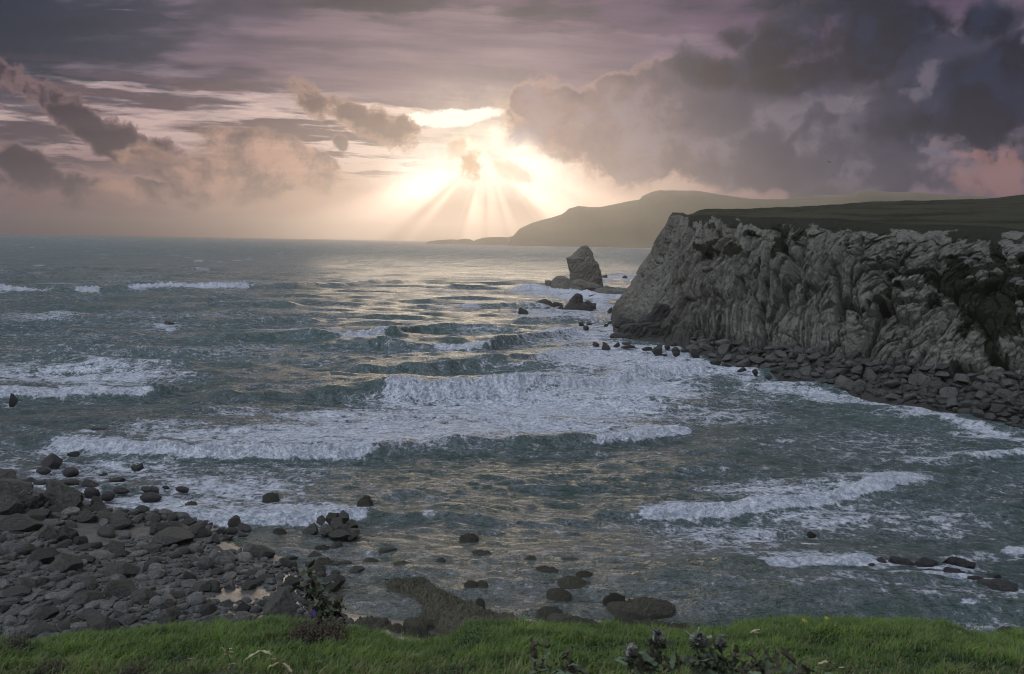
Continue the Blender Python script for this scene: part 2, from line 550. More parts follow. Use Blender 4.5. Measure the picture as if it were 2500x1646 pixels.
def _h2(i, j, seed):
    return _perm[(_perm[(i + seed * 131) & 4095] + j) & 4095]


def pn2(x, y, seed=0):
    xi, yi = np.floor(x).astype(np.int64), np.floor(y).astype(np.int64)
    fx, fy = x - xi, y - yi
    u, v = fx * fx * fx * (fx * (fx * 6 - 15) + 10), fy * fy * fy * (fy * (fy * 6 - 15) + 10)
    r = 0
    for dx in (0, 1):
        for dy in (0, 1):
            h = _h2(xi + dx, yi + dy, seed)
            w = (u if dx else 1 - u) * (v if dy else 1 - v)
            r = r + w * (_gx[h] * (fx - dx) + _gy[h] * (fy - dy))
    return r * 1.5


def fbm2(x, y, octaves=4, seed=0, gain=0.5, ridged=False):
    a, s, r = 1.0, 0.0, 0.0
    for k in range(octaves):
        n = pn2(x * 2 ** k + 17.3 * k, y * 2 ** k - 9.1 * k, seed + k)
        if ridged:
            n = 1 - 2 * np.abs(n)
        r = r + a * n
        s += a
        a *= gain
    return r / s


def pn3(p, seed=0):
    pi = np.floor(p).astype(np.int64)
    f = p - pi
    u = f * f * f * (f * (f * 6 - 15) + 10)
    r = 0
    for dx in (0, 1):
        for dy in (0, 1):
            for dz in (0, 1):
                h = _perm[(_h2(pi[:, 0] + dx, pi[:, 1] + dy, seed) + pi[:, 2] + dz) & 4095]
                w = (u[:, 0] if dx else 1 - u[:, 0]) * (u[:, 1] if dy else 1 - u[:, 1]) * (u[:, 2] if dz else 1 - u[:, 2])
                g = _g3[h]
                r = r + w * (g[:, 0] * (f[:, 0] - dx) + g[:, 1] * (f[:, 1] - dy) + g[:, 2] * (f[:, 2] - dz))
    return r * 1.5


def fbm3(p, octaves=4, seed=0, gain=0.5):
    a, s, r = 1.0, 0.0, 0.0
    for k in range(octaves):
        r = r + a * pn3(p * 2 ** k + 5.7 * k, seed + k)
        s += a
        a *= gain
    return r / s


def vor2(x, y, seed=0):
    """F1, F2, cell id and the offset to the cell's point."""
    xi, yi = np.floor(x).astype(np.int64), np.floor(y).astype(np.int64)
    f1 = np.full(x.shape, 9.0)
    f2 = np.full(x.shape, 9.0)
    idc = np.zeros(x.shape, np.int64)
    ox = np.zeros(x.shape)
    oy = np.zeros(x.shape)
    for dx in (-1, 0, 1):
        for dy in (-1, 0, 1):
            h = _h2(xi + dx, yi + dy, seed)
            qx = xi + dx + 0.5 + 0.42 * _gx[h] - x
            qy = yi + dy + 0.5 + 0.42 * _gy[(h * 7 + 3) & 4095] - y
            d = np.hypot(qx, qy)
            new = d < f1
            f2 = np.where(new, f1, np.minimum(f2, d))
            f1 = np.where(new, d, f1)
            idc = np.where(new, h, idc)
            ox = np.where(new, qx, ox)
            oy = np.where(new, qy, oy)
    return f1, f2, idc, ox, oy


def ss(a, b, x):
    t = np.clip((x - a) / (b - a), 0, 1)
    return t * t * (3 - 2 * t)


# ------------------------------------------------------------------ mesh helpers
def np_mesh(name, V, faces, smooth=True):
    """faces: list of int arrays (n,3) or (n,4)."""
    me = bpy.data.meshes.new(name)
    V = np.ascontiguousarray(V, dtype=np.float32)
    me.vertices.add(len(V))
    me.vertices.foreach_set('co', V.ravel())
    idx = np.concatenate([f.ravel() for f in faces]).astype(np.int32)
    sizes = np.concatenate([np.full(len(f), f.shape[1]) for f in faces])
    starts = np.concatenate([[0], np.cumsum(sizes)[:-1]]).astype(np.int32)
    me.loops.add(len(idx))
    me.loops.foreach_set('vertex_index', idx)
    me.polygons.add(len(sizes))
    me.polygons.foreach_set('loop_start', starts)
    me.polygons.foreach_set('use_smooth', np.full(len(sizes), smooth))
    me.update(calc_edges=True)
    return me


def attr(me, name, a):
    me.attributes.new(name, 'FLOAT', 'POINT').data.foreach_set('value', np.ascontiguousarray(a, dtype=np.float32).ravel())


def grid_faces(nr, nc):
    i = np.arange(nr - 1)[:, None] * nc + np.arange(nc - 1)[None, :]
    i = i.ravel()
    return np.stack([i, i + 1, i + nc + 1, i + nc], 1)


def link(name, me, mat=None, parent=None):
    o = bpy.data.objects.new(name, me)
    C.objects.link(o)
    if mat is not None and not me.materials:
        me.materials.append(mat)
    if parent is not None:
        o.parent = parent
    return o


def thing(o, label, cat, group=None):
    o['label'] = label
    o['category'] = cat
    if group:
        o['group'] = group
    return o


# ------------------------------------------------------------------ materials
def new_mat(name):
    mt = bpy.data.materials.new(name)
    mt.use_nodes = True
    t = mt.node_tree
    t.nodes.clear()
    N.tree = t
    out = t.nodes.new('ShaderNodeOutputMaterial')
    b = t.nodes.new('ShaderNodeBsdfPrincipled')
    t.links.new(b.outputs[0], out.inputs['Surface'])
    return mt, t, b


def geo_pos(t):
    return t.nodes.new('ShaderNodeNewGeometry').outputs['Position']


def obj_pos(t):
    return t.nodes.new('ShaderNodeTexCoord').outputs['Object']


def get_attr(t, name):
    n = t.nodes.new('ShaderNodeAttribute')
    n.attribute_name = name
    return N(n.outputs['Fac'])


def bump(t, h, strength=0.5, dist=0.1, prev=None):
    n = t.nodes.new('ShaderNodeBump')
    n.inputs['Strength'].default_value = strength
    n.inputs['Distance'].default_value = dist
    N.put(n.inputs['Height'], h)
    if prev is not None:
        t.links.new(prev, n.inputs['Normal'])
    return n.outputs[0]


def rnd_obj(t):
    return N(t.nodes.new('ShaderNodeObjectInfo').outputs['Random'])


def rock_mat(name, lo, hi, moss=None, rough=0.85, scale=1.0, wet=False, uses_obj=True, spots=None):
    mt, t, b = new_mat(name)
    p = obj_pos(t) if uses_obj else geo_pos(t)
    n1 = sgn(noise(p, 1.3 * scale, 7, 0.62), 1.8)
    n2 = noise(mapping(p, (0, 0, 0), 0.5, (1, 1, 1)), 6.0 * scale, 6, 0.65)
    c = mix(lo, hi, sstep(0.1, 0.9, n1 * 0.6 + sgn(n2, 2.0) * 0.4))
    r_ = rnd_obj(t)
    c = mix(c, mix(lo, hi, r_), 0.55)
    c = addc(c, (0.0, 0.0, 0.0, 1), sstep(0.52, 0.36, n2) * 0.5, 'MIX')
    if moss:
        nz = sepxyz(t.nodes.new('ShaderNodeNewGeometry').outputs['Normal'])[2]
        c = mix(c, moss, sstep(0.2, 0.8, nz + (n1 - 0.5) * 0.8) * 0.6)
    if spots:
        c = mix(c, spots, sstep(0.56, 0.72, noise(p, 3.1 * scale, 5, 0.7)) * 0.7)
    t.links.new(c, b.inputs['Base Color'])
    b.inputs['Roughness'].default_value = rough
    if wet:
        b.inputs['Specular IOR Level'].default_value = 0.6
    nb = bump(t, noise(p, 3.2 * scale, 9, 0.7), 1.0, 0.55 / scale)
    nb = bump(t, noise(p, 17.0 * scale, 5, 0.65), 0.9, 0.09 / scale, nb)
    t.links.new(nb, b.inputs['Normal'])
    return mt


M_beach = rock_mat('beach_stone', (0.034, 0.034, 0.030, 1), (0.29, 0.285, 0.25, 1), rough=0.5, spots=(0.22, 0.22, 0.2, 1))
M_boulder = rock_mat('boulder_stone', (0.028, 0.027, 0.023, 1), (0.17, 0.16, 0.135, 1), moss=(0.05, 0.05, 0.03, 1), rough=0.8)
M_wet = rock_mat('wet_rock', (0.014, 0.014, 0.012, 1), (0.045, 0.042, 0.034, 1), rough=0.5, wet=True)
M_weed = rock_mat('weedy_rock', (0.018, 0.018, 0.010, 1), (0.15, 0.135, 0.08, 1), rough=0.6, wet=True, scale=2.0)
M_stack = rock_mat('stack_rock', (0.05, 0.05, 0.042, 1), (0.22, 0.21, 0.165, 1), rough=0.9, scale=0.5, uses_obj=False)
M_rubble = rock_mat('rubble_stone', (0.04, 0.039, 0.034, 1), (0.12, 0.115, 0.10, 1), rough=0.85)

# ------------------------------------------------------------------ the sea
CRESTS = [
    # points (photo pixels), height, width factor, foam spans (from px, to px, strength)
    ([(-300, 714), (0, 710), (150, 709), (260, 706), (400, 703), (620, 701), (840, 696), (1000, 690), (1150, 692)], 2.4, 1.0, [(-300, 132, 1), (178, 250, 1), (302, 625, 1)], 6),
    ([(400, 826), (560, 822), (640, 820), (810, 823), (960, 813), (1020, 802), (1160, 798), (1300, 796)], 1.7, 1.0, [(812, 957, 1)], 5),
    ([(700, 842), (880, 839), (960, 841), (1050, 845), (1200, 842), (1310, 822), (1450, 805), (1490, 800)], 1.7, 1.0, [(1046, 1203, 1)], 5),
    ([(760, 896), (900, 894), (1050, 891), (1200, 879), (1320, 866), (1440, 850)], 1.4, 1.1, [], 0),
    ([(420, 962), (560, 958), (700, 956), (850, 950), (935, 946), (1050, 953), (1260, 948), (1470, 928), (1620, 908), (1745, 888)], 1.8, 1.1, [(934, 1735, 1)], 9),
    ([(-300, 957), (0, 953), (200, 949), (370, 946), (500, 932)], 0.9, 1.0, [(-300, 390, 0.9)], 6),
    ([(60, 1062), (150, 1071), (300, 1085), (520, 1098), (740, 1103), (920, 1093), (1100, 1079), (1300, 1077), (1450, 1073), (1690, 1045), (1760, 1035)], 0.95, 1.0, [(120, 935, 1), (1430, 1705, 0.9)], 6),
    ([(1400, 1228), (1480, 1230), (1560, 1231), (1785, 1225), (1995, 1200), (2150, 1175), (2270, 1152), (2330, 1140)], 0.62, 1.0, [(1542, 2273, 1)], 2.5),
    ([(1640, 1370), (1760, 1380), (1880, 1381), (2000, 1375), (2165, 1365), (2230, 1360)], 0.42, 1.0, [(1850, 2170, 1)], 1.6),
    ([(280, 1238), (500, 1255), (740, 1255), (915, 1243), (980, 1252), (1060, 1243), (1200, 1256), (1300, 1262)], 0.55, 1.0, [(330, 925, 1), (1025, 1068, 0.5)], 4),
    ([(2300, 1118), (2350, 1117), (2490, 1107), (2700, 1090)], 0.6, 1.0, [(2345, 2700, 0.7)], 2),
    ([(420, 746), (560, 743), (640, 741), (760, 744)], 1.35, 1.0, [], 0),
    ([(540, 786), (630, 784), (720, 781), (800, 783)], 1.15, 1.0, [], 0),
    ([(40, 851), (250, 849), (460, 853), (560, 846)], 1.15, 1.0, [], 0),
    ([(-150, 796), (90, 796), (200, 800)], 1.5, 1.0, [], 0),
    ([(180, 885), (330, 884), (520, 886)], 0.7, 1.0, [], 0),
    ([(1215, 709), (1300, 702), (1400, 713), (1475, 725), (1530, 727)], 1.9, 1.2, [(1240, 1530, 1)], 8),
    ([(1090, 748), (1240, 744), (1380, 752)], 1.4, 1.0, [(1120, 1180, 0.8)], 3),
    ([(1240, 782), (1340, 778), (1470, 780)], 1.3, 1.0, [(1380, 1480, 0.6)], 4),
    ([(2420, 1334), (2480, 1331), (2600, 1326)], 0.3, 1.0, [(2425, 2600, 0.8)], 1),
    ([(900, 1010), (1040, 1008), (1200, 1012)], 0.3, 1.0, [], 0),
    ([(2030, 985), (2150, 990), (2300, 1005)], 0.5, 1.0, [], 0),
    ([(1780, 1010), (1950, 1020), (2160, 1035)], 0.4, 1.2, [], 0),
    ([(-100, 662), (300, 658), (620, 662)], 2.0, 1.3, [(470, 520, 0.6)], 8),
    ([(380, 640), (560, 638)], 1.8, 1.3, [(470, 500, 0.7)], 8),
    ([(1080, 700), (1200, 698)], 1.6, 1.3, [(1190, 1215, 0.8)], 8),
]
FIELDS = [
    # foam lying on the water: centre, half sizes in photo pixels, density
    (950, 1015, 420, 42, .62), (800, 1060, 520, 34, .74), (1300, 985, 420, 48, .78), (1520, 950, 230, 46, .84), (1250, 1040, 460, 30, .72),
    (420, 1035, 180, 22, .5), (560, 995, 160, 22, .45), (200, 905, 300, 34, .66), (60, 890, 160, 22, .55), (360, 912, 200, 20, .5), (240, 880, 260, 16, .45),
    (1480, 868, 200, 34, .78), (1420, 815, 140, 30, .62), (1380, 762, 180, 26, .58), (1440, 722, 120, 14, .75), (1330, 712, 110, 14, .6), (1280, 830, 150, 16, .42),
    (1250, 905, 200, 16, .45), (1620, 890, 160, 26, .8), (1530, 845, 120, 12, .7), (1350, 905, 190, 18, .6),
    (300, 1130, 250, 46, .5), (560, 1185, 300, 62, .56), (420, 1215, 260, 26, .62), (760, 1232, 160, 16, .78), (160, 1085, 120, 26, .55), (140, 1140, 120, 40, .42), (720, 1145, 200, 40, .40),
    (1780, 1280, 250, 60, .50), (2060, 1235, 300, 50, .50), (1930, 1180, 260, 28, .56), (2150, 1150, 150, 24, .6), (1930, 1345, 240, 24, .55), (2280, 1250, 220, 50, .45),
    (1650, 1240, 150, 24, .45), (1700, 1330, 200, 30, .46), (2300, 1440, 260, 40, .38), (2050, 1430, 200, 40, .36), (1700, 1470, 160, 24, .3), (2430, 1510, 220, 30, .36), (2430, 1340, 120, 20, .4),
    (2060, 962, 150, 16, .66), (1920, 935, 130, 14, .66), (2260, 1000, 160, 14, .5), (2420, 1040, 120, 14, .5), (1780, 895, 70, 14, .7), (1840, 960, 200, 26, .42), (1700, 1000, 240, 26, .48),
    (2150, 1075, 420, 60, .36), (2300, 1110, 150, 14, .5), (1900, 1060, 260, 40, .32), (2420, 1180, 150, 60, .34),
    (100, 768, 160, 12, .5), (480, 765, 260, 14, .4), (760, 800, 160, 10, .62), (400, 808, 260, 14, .36), (420, 788, 60, 6, .6), (900, 700, 160, 8, .3), (560, 690, 120, 8, .45), (130, 690, 100, 6, .4),
    (1040, 790, 120, 8, .4), (1180, 800, 110, 10, .45), (1480, 676, 90, 5, .6), (1530, 672, 60, 4, .6), (1040, 965, 260, 14, .6), (700, 940, 200, 16, .34), (620, 870, 200, 18, .34),
    (1120, 745, 140, 10, .4), (1280, 735, 90, 8, .45), (620, 920, 120, 10, .3), (1590, 1345, 120, 40, .34), (1560, 1110, 200, 20, .3), (330, 760, 200, 16, .38), (840, 850, 200, 12, .3),
    (2600, 1080, 200, 50, .4), (2140, 1368, 70, 8, .7), (2330, 1345, 50, 10, .6), (1440, 695, 60, 6, .85), (1475, 742, 40, 16, .7), (-150, 1100, 250, 80, .5),
]
SHALLOW = [(900, 1470, 420, 90, 1.0), (1250, 1400, 420, 110, .8), (620, 1330, 300, 50, .9), (1500, 1480, 260, 60, .7), (300, 1270, 200, 40, .9), (700, 1280, 330, 30, .6),
           (1800, 1460, 300, 60, .35), (1100, 1500, 300, 60, 1.0), (2000, 1330, 260, 60, .25), (1000, 1300, 300, 50, .4)]


def spread(fields, px, py, sharp=1.0):
    r = np.zeros_like(px)
    for cx, cy, rx, ry, k in fields:
        q = ((px - cx) / rx) ** 2 + ((py - cy) / ry) ** 2
        near = q < 6
        r[near] = np.maximum(r[near], k * np.exp(-(q[near] ** (1.0 + sharp)) * 0.8))
    return r


def sea_height(x, y, dr, px, py):
    """Height of the water and the density of foam on it, at plan positions x, y."""
    r = np.hypot(x, y)
    th = np.arctan2(x, y)
    z = np.zeros_like(x)
    foam = np.zeros_like(x)
    roll = np.zeros_like(x)
    calm = 0.48 + 0.52 * ss(60, 140, r)
    calm = np.minimum(calm, 1.0)
    # wind sea: many sharp crested trains running towards the shore
    wr = np.random.default_rng(5)
    for k in range(60):
        lam = 0.75 * (34 / 0.75) ** (k / 59.0)
        a = wr.normal(0.0, 0.34)
        kx, ky = math.sin(a), -math.cos(a)
        amp = 0.0135 * lam ** 0.92
        ph = wr.random() * 6.283
        w = 2 * np.pi / lam
        keep = ss(2.0, 4.5, lam / dr)
        if keep.max() <= 0:
            continue
        mod = 0.65 + 0.7 * pn2(x / (lam * 4.2), y / (lam * 2.2), 40 + k)
        s = np.sin((x * kx + y * ky) * w + ph + 1.6 * pn2(x / (lam * 3.0), y / (lam * 3.0), 80 + k))
        s = 1 - 2 * np.sqrt(np.clip((1 - s) * 0.5, 0, 1) + 1e-3) ** 1.15
        z += keep * amp * mod * s * (calm if lam > 5 else np.maximum(calm, 0.85))
    # continuous swell lines bending round the bay
    for lam, A0, r0, r1_, sd in ((5.5, 0.10, 50, 90, 1), (11.0, 0.30, 70, 130, 2), (19.0, 0.55, 110, 190, 3), (33.0, 0.9, 190, 320, 4)):
        keep = ss(2.2, 5.0, lam / dr)
        if keep.max() <= 0:
            continue
        ph = (r + 0.9 * lam * fbm2(x / (lam * 5), y / (lam * 4), 3, 300 + sd, .5)) * 2 * np.pi / lam
        s = np.exp(-2.6 * (1 - np.cos(ph + 0.5 * np.sin(ph))))
        am = np.clip(0.25 + 1.3 * fbm2(x / (lam * 5.5), y / (lam * 1.6), 2, 310 + sd), 0, 1.3)
        z += A0 * s * am * keep * ss(r0, r1_, r)
    # a longer swell in the open water
    z += 0.5 * ss(150, 400, r) * np.sin(y / 9.0 + 2.5 * pn2(x / 90, y / 60, 3)) * ss(9, 3, dr) * (0.5 + pn2(x / 70, y / 40, 4))
    for pts, A, wfac, spans, trail in CRESTS:
        if A <= 0:
            continue
        G = np.array([at_z(*q)[:2] for q in pts])
        tq = np.arctan2(G[:, 0], G[:, 1])
        rq = np.hypot(G[:, 0], G[:, 1])
        o = np.argsort(tq)
        tq, rq = tq[o], rq[o]
        sel = (th > tq[0] - 0.01) & (th < tq[-1] + 0.01)
        if not sel.any():
            continue
        tt, rr = th[sel], r[sel]
        rc = np.interp(tt, tq, rq)
        L = rc.mean()
        rc = rc + L * 0.006 * fbm2(tt * 40, tt * 0 + A * 7, 3, 21) + 0.9 * A * fbm2(tt * L / 2.3, tt * 0 + A * 3, 3, 23) * 0.5
        d = rr - rc
        w_ = min(0.09, (tq[-1] - tq[0]) * 0.2)
        env = ss(tq[0], tq[0] + w_, tt) * ss(tq[-1], tq[-1] - w_, tt)
        env = env * (0.8 + 0.45 * pn2(tt * 22, tt * 0 + L, 31))
        pxs = px[sel]
        f = np.zeros_like(tt)
        for a0, a1, k in spans:
            e = min(48.0, 0.3 * (a1 - a0)) * (0.7 if A > 1 else 1.0)
            pj = pxs + e * 0.9 * fbm2(x[sel] / 2.2, y[sel] / 2.2, 3, 58, .6)
            f = np.maximum(f, k * ss(a0 - e * .3, a0 + e, pj) * ss(a1 + e * .3, a1 - e, pj))
        d2 = dr[sel]
        wf = np.maximum((0.75 * A + 0.35) * wfac, 1.6 * d2) * (1 + 0.45 * f)
        wb = np.maximum((3.4 * A + 1.5) * wfac, 3.0 * d2)
        prof = np.where(d < 0, np.exp(-(np.abs(d) / wf) ** 1.7), np.exp(-(np.abs(d) / wb) ** 1.15))
        hz = A * env * prof * (1 - 0.22 * f)
        # tumbling foam on the breaking part
        lump = fbm2(x[sel] / 1.3, y[sel] / 1.3, 4, 55, 0.65)
        core = f * np.where(d < 0, np.exp(-(d / (1.25 * wf)) ** 4), np.exp(-(d / (0.7 + 0.9 * A)) ** 2))
        hz = hz + core * (0.75 * A * lump + 0.08 * A)
        z[sel] = z[sel] * (1 - 0.6 * env * prof * min(1.0, A)) + hz
        fr = f * np.where(d < 0, np.exp(-(d / (1.3 * wf)) ** 4), np.exp(-(d / max(trail, .1)) ** 2) * 0.55 + 0.45 * np.exp(-(d / (0.8 + 0.9 * A)) ** 2))
        ragged = 0.16 * fbm2(x[sel] / 2.6, y[sel] / 2.6, 4, 66, 0.6)
        foam[sel] = np.maximum(foam[sel], np.clip(fr + ragged * (fr > .05), 0, 1.1))
        roll[sel] = np.maximum(roll[sel], core)
        # thin lip on the unbroken crests, clear dark faces below them
        foam[sel] = np.maximum(foam[sel], 0.46 * env * (1 - f) * np.exp(-((d - 0.4) / (0.5 + 0.5 * A)) ** 2) * (A > 1))
        face = (1 - f) * env * np.where(d < 0, np.exp(-(d / (1.6 * wf)) ** 2), np.exp(-(d / (0.2 * wb)) ** 2))
        foam[sel] *= 1 - 0.65 * face * (A > .5) * (d < 0.1)
    wob = 40 * fbm2(x / 22, y / 14, 3, 91)
    fields = FIELDS + [(q[0], q[1] + 3, q[2] * .95 + 6, 5 + q[3] * .25, .62) for q in SEA_ROCKS if q[1] < 1262 or q[0] > 1900]
    shore_pts = [(1494, 770), (1496, 800), (1500, 832), (1560, 838), (1625, 838), (1700, 862), (1790, 890), (1885, 920), (2027, 948), (2200, 984), (2400, 1026), (2580, 1064)]
    for (ax, ay), (bx, by) in zip(shore_pts[:-1], shore_pts[1:]):
        for q in np.linspace(0, 1, max(2, int(abs(bx - ax) / 22))):
            fields.append((ax + (bx - ax) * q, ay + (by - ay) * q + 4, 26, 7, .72))
    fl = spread(fields, px + wob * 1.3, py + wob * 0.25 * np.clip(60 / r, .15, 1), 0.4)
    streak = fbm2(x / 16 + y / 60, y / 3.6, 4, 71, .6)
    fl = fl * (1 + 0.45 * streak)
    foam = np.maximum(foam, fl)
    # caps and streaks of the open water
    capn = fbm2(x / 55, y / 26, 4, 77, .6)
    foam = np.maximum(foam, (0.27 + 0.24 * capn + 0.20 * streak) * ss(80, 130, r))
    foam = np.maximum(foam, 0.20 + 0.22 * streak + 0.08 * capn)
    far = ss(250, 600, r)
    spark = fbm2(x / 26, y / 22, 2, 78)
    foam = np.maximum(foam, far * ss(0.46, 0.60, spark) * 0.62 * ss(3000, 700, r))
    # surf on the far shore
    foam = np.maximum(foam, np.clip(1 - np.abs(r - 4020 - 60 * fbm2(th * 40, th * 0, 3, 79)) / 130, 0, 1) * ss(0.0, 0.03, th) * 1.0)
    return z, foam, roll


def build_sea():
    nr, nc = 1260, 1080
    inv = np.linspace(1 / 33.0, 1 / 17000.0, nr)
    r1 = 1 / inv
    th1 = np.linspace(math.radians(-43), math.radians(43), nc)
    R, T = np.meshgrid(r1, th1, indexing='ij')
    jit = (np.random.default_rng(3).random(nc) - .5) * 0.0
    x, y = (R * np.sin(T)).ravel(), (R * np.cos(T)).ravel()
    dr = np.repeat(np.abs(np.gradient(r1)), nc)
    dr = np.maximum(dr, R.ravel() * (th1[1] - th1[0]))
    px, py = to_px(np.stack([x, y, np.zeros_like(x)], 1))
    z, foam, roll = sea_height(x, y, dr, px, py)
    sh = spread(SHALLOW, px, py, 0.3)
    me = np_mesh('sea', np.stack([x, y, z], 1), [grid_faces(nr, nc)[:, ::-1]])
    attr(me, 'foam', np.clip(foam, 0, 1.2))
    attr(me, 'roll', np.clip(roll, 0, 1))
    attr(me, 'shallow', sh)
    return me


def water_mat():
    mt, t, b = new_mat('sea_water')
    p = geo_pos(t)
    foam = get_attr(t, 'foam')
    roll = get_attr(t, 'roll')
    shal = get_attr(t, 'shallow')
    flat = vmath('MULTIPLY', p, (1, 1, 0.0))
    wn = noise(flat, 0.35, 4, 0.6, col=True)
    w = vmath('ADD', flat, vmath('MULTIPLY', vmath('SUBTRACT', wn, (0.5, 0.5, 0.5)), (2.6, 2.2, 0)))
    # lacy foam: cell walls at two sizes broken by cloudy noise
    v1 = vor(vmath('MULTIPLY', w, (0.75, 1.0, 1)), 0.62, 'DISTANCE_TO_EDGE')
    v2 = vor(w, 1.9, 'DISTANCE_TO_EDGE')
    lace = 1.0 - nmin(v1 * 2.1, 1.0)
    lace2 = 1.0 - nmin(v2 * 2.4, 1.0)
    cl = noise(vmath('MULTIPLY', flat, (0.55, 1.1, 1)), 0.9, 8, 0.68)
    fine = noise(p, 2.4, 5, 0.75)
    val = lace * 0.26 + lace2 * 0.18 + sgn(cl, 2.2) * 0.32 + sgn(fine, 2.6) * 0.24
    th = 0.95 - foam * 0.86
    fm = sstep(-0.10, 0.16, val - th)
    fm = nmax(fm, sstep(0.40, 1.0, roll + (fine - 0.5) * 1.2))
    film = sstep(-0.40, 0.10, val - th) * 0.22
    fm = nmax(fm, film)
    deep = mix((0.036, 0.078, 0.068, 1), (0.070, 0.134, 0.113, 1), noise(flat, 0.05, 3, 0.5))
    deep = mix(deep, (0.050, 0.064, 0.053, 1), sstep(170.0, 70.0, N(vmath('LENGTH', flat))) * 0.45)
    base = mix(deep, (0.17, 0.165, 0.125, 1), shal * (0.55 + 0.45 * noise(flat, 0.4, 4, 0.6)))
    fcol = mix((0.38, 0.43, 0.50, 1), (0.92, 0.94, 0.97, 1), sstep(0.22, 0.78, sgn(fine, 2.6) * 0.6 + sgn(cl, 2.0) * 0.4))
    t.links.new(mix(base, fcol, fm), b.inputs['Base Color'])
    b.inputs['IOR'].default_value = 1.33
    b.inputs['Specular IOR Level'].default_value = 0.55
    # ripples
    dist = N(vmath('LENGTH', flat))
    N.put(b.inputs['Roughness'], 0.10 + fm * 0.6 + sstep(60.0, 1300.0, dist) * 0.36)
    chop = noise(vmath('MULTIPLY', flat, (0.55, 1.15, 1)), 0.55, 5, 0.62)
    rip = noise(vmath('MULTIPLY', flat, (0.7, 1.2, 1)), 2.6, 4, 0.6)
    nb = bump(t, chop, 1.0, 2.6)
    nb = bump(t, rip, 1.0, 0.65, nb)
    nb = bump(t, fm * (0.3 + 0.7 * fine) + cl * fm * 0.9, 1.0, 0.8, nb)
    t.links.new(nb, b.inputs['Normal'])
    return mt


sea = link('sea', build_sea(), water_mat())
sea['kind'] = 'structure'

# dark sea floor so that the world is closed under the haze
mt, t, b = new_mat('seabed')
t.links.new(mix((0.03, 0.035, 0.03, 1), (0.06, 0.06, 0.05, 1), noise(geo_pos(t), 0.02, 4, 0.6)), b.inputs['Base Color'])
a_ = np.linspace(0, 2 * np.pi, 97)[:-1]
V_ = np.concatenate([[[0, 0, -4]], np.stack([17000 * np.sin(a_), 17000 * np.cos(a_), np.full(96, -4.0)], 1)])
F_ = np.stack([np.zeros(96, int), np.roll(np.arange(1, 97), -1), np.arange(1, 97)], 1)
sb = link('seabed', np_mesh('seabed', V_, [F_]), mt)
sb['kind'] = 'structure'

# ------------------------------------------------------------------ far hills across the bay
def build_hills(name, prof, Y0, Yr, Yb, seed, x_ext=None):
    """prof: skyline in photo pixels; Y0 shore distance, Yr ridge distance."""
    pr = np.array(prof, float)
    n, nrow = 520, 60
    pxs = np.linspace(pr[0, 0], pr[-1, 0], n)
    pys = np.interp(pxs, pr[:, 0], pr[:, 1])
    V = np.zeros((nrow, n, 3))
    for i in range(n):
        top = at_y(pxs[i], pys[i], Yr)
        h = max(top[2], 0.0)
        for j in range(nrow):
            s = j / (nrow - 1)
            Y = Y0 + (Yb - Y0) * s
            sr = (Yr - Y0) / (Yb - Y0)
            k = (s / sr) if s <= sr else 1 - (s - sr) / (1 - sr) * 0.8
            k = np.clip(k, 0, 1)
            f = 0.16 * k + 0.84 * k * k * (3 - 2 * k)
            V[j, i] = (top[0] * Y / Yr, Y, h * f - 6 * (1 - min(1, s * 14)))
    xx, yy = V[..., 0].ravel(), V[..., 1].ravel()
    rel = fbm2(xx / 420, yy / 420, 5, seed, .5) * 34 + fbm2(xx / 120, yy / 120, 3, seed + 9, .5, True) * 6
    zz = V[..., 2].ravel()
    V[..., 2] = (zz + rel * np.clip(zz / 90, 0, 1) * (1 - 0.75 * np.clip(np.abs(yy - Yr) < 60, 0, 1))).reshape(nrow, n)
    return np_mesh(name, V.reshape(-1, 3), [grid_faces(nrow, n)])


mt, t, b = new_mat('hill_moor')
p = geo_pos(t)
t.links.new(mix((0.09, 0.085, 0.045, 1), (0.19, 0.165, 0.095, 1), sgn(noise(p, 0.004, 7, 0.6), 1.8)), b.inputs['Base Color'])
b.inputs['Roughness'].default_value = 1.0
M_hill = mt
H1 = [(1238, 600), (1244, 590), (1250, 580), (1268, 560), (1297, 546), (1330, 536), (1371, 525), (1390, 513), (1413, 505), (1440, 507), (1465, 507), (1502, 499), (1535, 492), (1562, 488),
      (1568, 480), (1580, 474), (1596, 468), (1612, 465), (1660, 465), (1696, 466), (1749, 475), (1790, 481), (1828, 486), (1870, 488), (1901, 487), (1960, 489), (2040, 492), (2200, 500), (2460, 520)]
H2 = [(1700, 560), (1800, 505), (1901, 488), (1945, 483), (1985, 477), (2040, 477), (2080, 475), (2090, 469), (2098, 467), (2169, 468), (2260, 471), (2330, 476), (2395, 481), (2480, 487), (2700, 500)]
h1 = link('far_headland_hill', build_hills('far_headland_hill', H1, 4000, 4400, 4560, 3), M_hill)
h2 = link('far_plateau_hill', build_hills('far_plateau_hill', H2, 4570, 4800, 5300, 8), M_hill)
for o in (h1, h2):
    o['kind'] = 'structure'
ISL = [(1040, 592.5), (1052, 589), (1075, 587), (1100, 585.5), (1118, 586), (1135, 583.5), (1148, 585), (1157, 589), (1162, 586), (1180, 581), (1200, 579.5), (1225, 578.5), (1238, 580), (1252, 577), (1300, 574), (1340, 572)]
isl = link('far_low_island', build_hills('far_low_island', [(a, b_ - 0.5) for a, b_ in ISL], 4450, 4800, 5000, 5), M_hill)
isl['kind'] = 'structure'

